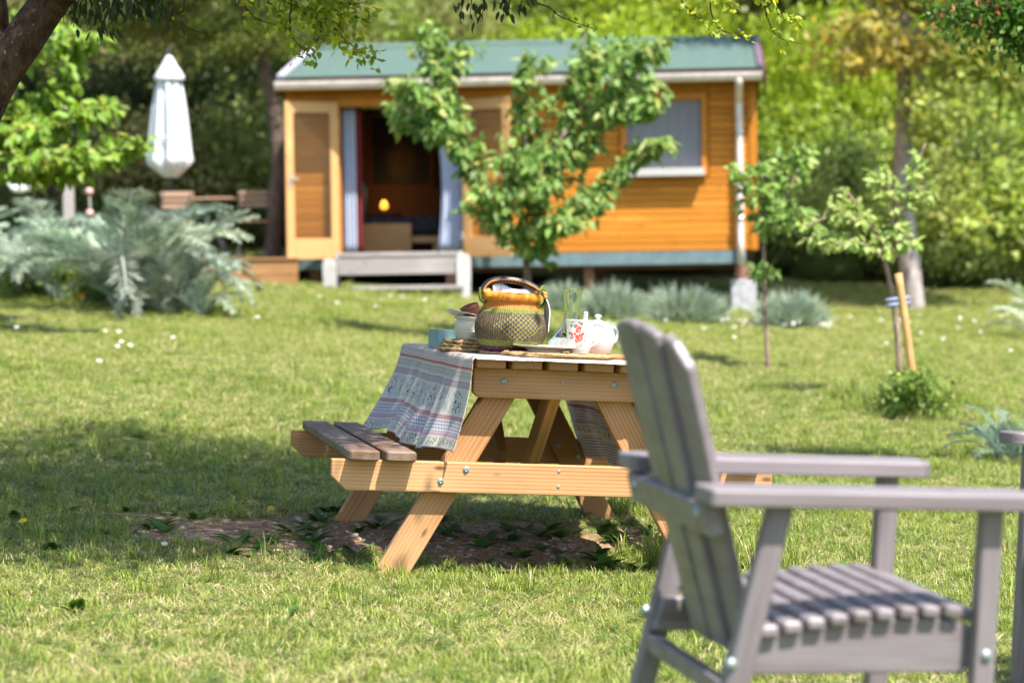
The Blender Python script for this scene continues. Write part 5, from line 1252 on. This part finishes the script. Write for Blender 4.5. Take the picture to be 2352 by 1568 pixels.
def make_crockery():
    # plate
    p = Vector((sx(1253, .20), .20, HC+.0175))
    pl = thing('dinner_plate', 'ivory dinner plate on the front seagrass placemat', 'plate', P4(p, Ry(.012)))
    lathe('plate_body', smooth_prof([(0, .006), (.062, .006), (.075, .010), (.112, .019), (.1155, .0205), (.113, .0225), (.076, .0145), (.06, .010), (0, .0095)], 3)[::1], 'plate', pl, None, 72); lathe('foot_ring', [(.058, 0), (.064, 0), (.064, .008), (.058, .008)], 'plate', pl, None, 48)
    # mug
    m = at(1331, .165); mg = thing('floral_mug', 'white china mug with red roses and curved handle at the front of the table', 'mug', P4(Vector((m.x, .165, HC+.0175))))
    lathe('mug_body', smooth_prof([(.0, .002), (.030, 0), (.034, .004), (.040, .020), (.0455, .045), (.0470, .070), (.0475, .095), (.0505, .114), (.0515, .117), (.0490, .116), (.0450, .095), (.0440, .06), (.036, .018), (0, .010)], 3), 'mug', mg, None, 56)
    tube('handle', [(.043, 0, .103), (.064, -.004, .107), (.084, -.006, .096), (.087, -.006, .078), (.076, -.005, .055), (.058, -.003, .036), (.038, 0, .024)], .0058, .0050, 'china', mg, 10, 6)
    # teapot on a board
    q = at(1368, .335); bd = box('serving_board', .27, .20, .014, 'board', None, P4(Vector((q.x+.015, .335, HC+.0075)), Rz(.05)), .003); tag(bd, 'thin wooden serving board under the white teapot', 'board')
    tp = thing('teapot', 'round white porcelain teapot with lid behind the floral mug', 'teapot', P4(Vector((q.x+.005, .335, HC+.0147)), Rz(.35)))
    lathe('teapot_body', smooth_prof([(.040, 0), (.046, .003), (.056, .022), (.064, .048), (.062, .072), (.050, .094), (.040, .101)], 5), 'teapot', tp, None, 56)
    ld = lathe('lid', smooth_prof([(.044, .100), (.045, .103), (.034, .112), (.018, .119), (.007, .123)], 4), 'teapot', tp, None, 40); lathe('lid_knob', smooth_prof([(.006, .122), (.008, .127), (.0125, .133), (.0115, .139), (.005, .142), (0, .1425)], 4), 'teapot', ld, None, 24)
    tube('handle', [(.048, 0, .093), (.070, 0, .096), (.084, 0, .080), (.080, 0, .052), (.061, 0, .034)], .0062, .0055, 'teapot', tp, 10, 6)
    tube('spout', [(-.055, 0, .040), (-.075, 0, .055), (-.086, 0, .080), (-.098, 0, .096)], .014, .007, 'teapot', tp, 12, 5)
    # striped spreader standing in the mug
    sp = thing('butter_spreader', 'butter spreader with striped handle standing in the floral mug', 'spreader', P4(Vector((m.x+.018, .178, HC+.035)), Rx(-.08) @ Ry(.04)))
    ob('handle', boxes_me([((0, 0, 0), (.016, .009, .085))], .0038), 'striped', sp, T(0, 0, .088)); ob('blade', boxes_me([((0, 0, 0), (.014, .0016, .06))], .0005), 'steel', sp, T(0, 0, .018))
    # carafe
    c = at(1311, .60); cf = thing('glass_carafe', 'tall clear glass carafe with flared neck half filled with water', 'carafe', P4(Vector((c.x, .60, HC))))
    outer = smooth_prof([(.0, 0), (.080, 0), (.092, .006), (.094, .018), (.084, .045), (.060, .078), (.040, .105), (.031, .130), (.0285, .160), (.031, .200), (.035, .236), (.037, .248)], 5)
    inner = smooth_prof([(.0340, .248), (.0312, .235), (.0270, .2), (.0240, .160), (.0265, .130), (.0350, .104), (.0545, .077), (.080, .044), (.089, .018), (.085, .008), (.06, .006), (0, .006)], 5)
    lathe('vessel', outer+inner, 'glass', cf, None, 64); lathe('water', smooth_prof([(0, .0064), (.06, .0064), (.0856, .0086), (.0894, .018), (.0805, .0435), (.0650, .064)], 4)+[(0, .064)], 'water', cf, None, 64)
    # cream pot, plates, cake, bread, teal tray
    kx, ky = sx(1062, .66), .66; PB = HC+3*HM
    tr = thing('teal_tray', 'teal card tray standing at the left behind the cream pot', 'tray', P4(Vector((sx(1052, 1.0), 1.0, HC)), Rz(.1)))
    ob('tray_wall', boxes_me([((0, 0, .035), (.16, .006, .07)), ((-.078, .075, .035), (.006, .15, .07)), ((.078, .075, .035), (.006, .15, .07)), ((0, .15, .035), (.16, .006, .07))], .001), 'teal', tr); box('tray_base', .155, .15, .005, 'teal', tr, T(0, .075, .004), .001)
    pz = HC+3*HM
    pot = thing('cream_pot', 'cream stoneware pot with rolled rim behind the basket', 'pot', P4(Vector((kx+.045, ky, PB))))
    lathe('pot_body', smooth_prof([(0, .0), (.060, .0), (.070, .006), (.076, .03), (.077, .055), (.072, .068), (.068, .074), (.0755, .078), (.0775, .083), (.074, .086), (.068, .084), (.066, .06), (.06, .012), (0, .008)], 4), 'cream', pot, None, 56)
    for i in range(3):
        q2 = thing('side_plate', ('bottom', 'middle', 'top')[i]+' side plate of the small stack between cream pot and basket', 'plate', P4(Vector((kx+.062, ky-.135, PB+.0+i*.0105))), 'stack of side plates')
        lathe('plate_body', smooth_prof([(0, 0), (.035, 0), (.045, .003), (.066, .0095), (.068, .0108), (.045, .006), (0, .004)], 3), 'china', q2, None, 40)
    ck = Vector((kx+.032, ky-.01, PB+.090)); cake = lathe('brown_cake', smooth_prof([(0, 0), (.026, 0), (.030, .004), (.0345, .034), (.033, .038), (0, .040)], 3), 'cake', None, P4(ck, Ry(-.42) @ Rx(.2)), 32); tag(cake, 'dark brown round cake resting on the rim of the cream pot', 'cake')
    V = []; F = []; nn = 12
    for j in range(nn+1):
        for i in range(nn+1): a, c_ = i/nn, j/nn; V.append((-.085+.17*a, -.05+.10*c_, .010*math.sin(a*5)*math.cos(c_*4)+.030*(a-.45)**2*4*(1 if a < .45 else .4)))
    for j in range(nn):
        for i in range(nn): a = j*(nn+1)+i; F.append((a, a+1, a+nn+2, a+nn+1))
    pa = ob('paper_liner', me_np('paper', V, F, True), 'paper', None, P4(Vector((kx+.025, ky, PB+.088)), Rz(.2))); s_ = pa.modifiers.new('th', 'SOLIDIFY'); s_.thickness = .001; tag(pa, 'crumpled white paper under the brown cake', 'paper')
    out = [(-.05, 0), (-.055, .03), (-.045, .06), (-.015, .078), (.02, .075), (.048, .055), (.052, .02), (.045, 0)]
    br = ob('bread_slice', prism([(a, b_) for a, b_ in out], .022, .005), 'bread', None, P4(Vector((kx+.062, ky+.10, PB+.052)), Rx(-.25) @ Rz(-.2))); tag(br, 'slice of crusty brown bread leaning behind the basket', 'bread')
make_crockery()

# ================================================================== grey garden chairs
def make_chair():
    c = thing('garden_chair', 'grey painted slatted garden chair with wide arms in the right foreground, seen from behind', 'chair', T(.56, 4.73, .021) @ Rz(.24) @ Ry(.054) @ Rx(.049))
    Ya, Ha = .251, .645
    def rounded(x0, x1, hw, rf, rr):
        pts = []
        for cx, cy, r, a0 in ((x1-rf, hw-rf, rf, 0), (x0+rr, hw-rr, rr, PI/2), (x0+rr, -hw+rr, rr, PI), (x1-rf, -hw+rf, rf, 1.5*PI)):
            for k in range(6): a = a0+PI/2*k/5; pts.append((cx+r*math.cos(a), cy+r*math.sin(a)))
        return pts
    arm = prism(rounded(-.330, .323, .055, .035, .012), .031, .003)
    for s in (-1, 1):
        ob('arm', arm, 'chair', c, T(0, s*Ya, Ha-.0195) @ Rx(PI/2))
        board('front_leg', (.24, s*Ya, -.07), (.24, s*Ya, Ha-.0355), .036, .042, (1, 0, 0), 'chair', c, .004)
        board('rear_leg', (-.316, s*Ya, -.07), (-.178, s*Ya, Ha-.0355), .036, .045, (1, 0, .2), 'chair', c, .004)
        ob('side_rail', prism([(-.262, .288), (.218, .295), (.218, .385), (.14, .400), (.0, .390), (-.12, .374), (-.245, .352)], .026, .003), 'chair', c, T(0, s*(Ya-.032), 0))
    box('back_rail', .030, .50, .062, 'chair', c, T(-.303, 0, .578) @ Ry(-.25), .004)
    box('front_rail', .026, .46, .075, 'chair', c, T(.228, 0, .340), .003); box('stretcher', .028, .464, .036, 'chair', c, T(-.258, 0, .262), .003); box('seat_rail', .03, .45, .06, 'chair', c, T(-.165, 0, .335), .003)
    n = 10
    for i in range(n):
        x = -.183+i*.0455; q = i/(n-1); z = .362+.040*math.sin(q*PI*.55)-(.012 if i == n-1 else 0); box('seat_slat', .036, .50 if i < 9 else .46, .022, 'chair', c, T(x, 0, z+.011) @ Ry(-.10+.20*q), .005)
    N = 5; sw = .082
    for i in range(N):
        yc = (i-(N-1)/2); ytop = yc*.0875; ybot = yc*.070
        top = lambda y: .925-.9*y*y
        o = []; hw = sw/2
        m = []
        L0 = (-.216, .315); L1 = (-.402, .915); ln = math.hypot(L1[0]-L0[0], L1[1]-L0[1])
        h0 = ln*(top(ytop-hw)-.315)/.6; h1 = ln*(top(ytop+hw)-.315)/.6; hm = ln*(top(ytop)-.315)/.6
        rd = .030 if abs(yc) > 1.5 else .006
        poly = [(-hw*.80, 0), (hw*.80, 0), (hw, h1-(rd if yc > 1.5 else .004)), (hw-(rd if yc > 1.5 else .004), h1), (0, hm+.001), (-hw+(rd if yc < -1.5 else .004), h0), (-hw, h0-(rd if yc < -1.5 else .004))]
        ang = math.atan2(ytop-ybot, ln)
        # local prism: X across (chair Y), Z along the slat
        Mx = T(L0[0]+.028*(yc/2)**2, ybot, L0[1]) @ Ry(math.atan2(L1[0]-L0[0], L1[1]-L0[1])) @ Rx(-ang) @ Rz(PI/2-.13*yc/2)
        ob('back_slat', prism(poly, .021, .004), 'chair', c, Mx)
    bolt = lathe_me([(.011, -.003), (.011, .002), (.007, .006), (0, .007)], 16, 'bolt')
    for x, z in ((-.262, .318), (.24, .335)):
        for s in (-1, 1): ob('bolt', bolt, 'metal', c, T(x, s*(Ya+.0185), z) @ Rx(PI/2 if s < 0 else -PI/2))
    for s in (-1, 1): ob('bolt', bolt, 'metal', c, T(-.320, s*.20, .585) @ Ry(-PI/2-.25))
    return c
ch = make_chair()
c2 = copy_tree(ch); c2['label'] = 'second grey painted garden chair, cut off by the right edge of the picture'
c2.matrix_basis = T(1.64, 6.22, gz(1.64, 6.22)+.03) @ Ry(.06) @ Rz(PI+.35)

# look-alike bushes are told apart by their order from left to right
for grp in ('loose pale shrubs at the right', 'loose pale shrubs at the left', 'hedge shrubs at the right', 'bright bushes at the right', 'thicket shrubs at the left', 'olive bushes at the left', 'hillside bushes above the roof', 'trees high on the hillside'):
    L_ = sorted([o for o in sc.objects if o.get('group') == grp], key=lambda o: o.location.x/o.location.y)
    for i, o in enumerate(L_): o['label'] = ORD[i]+' '+o['label']
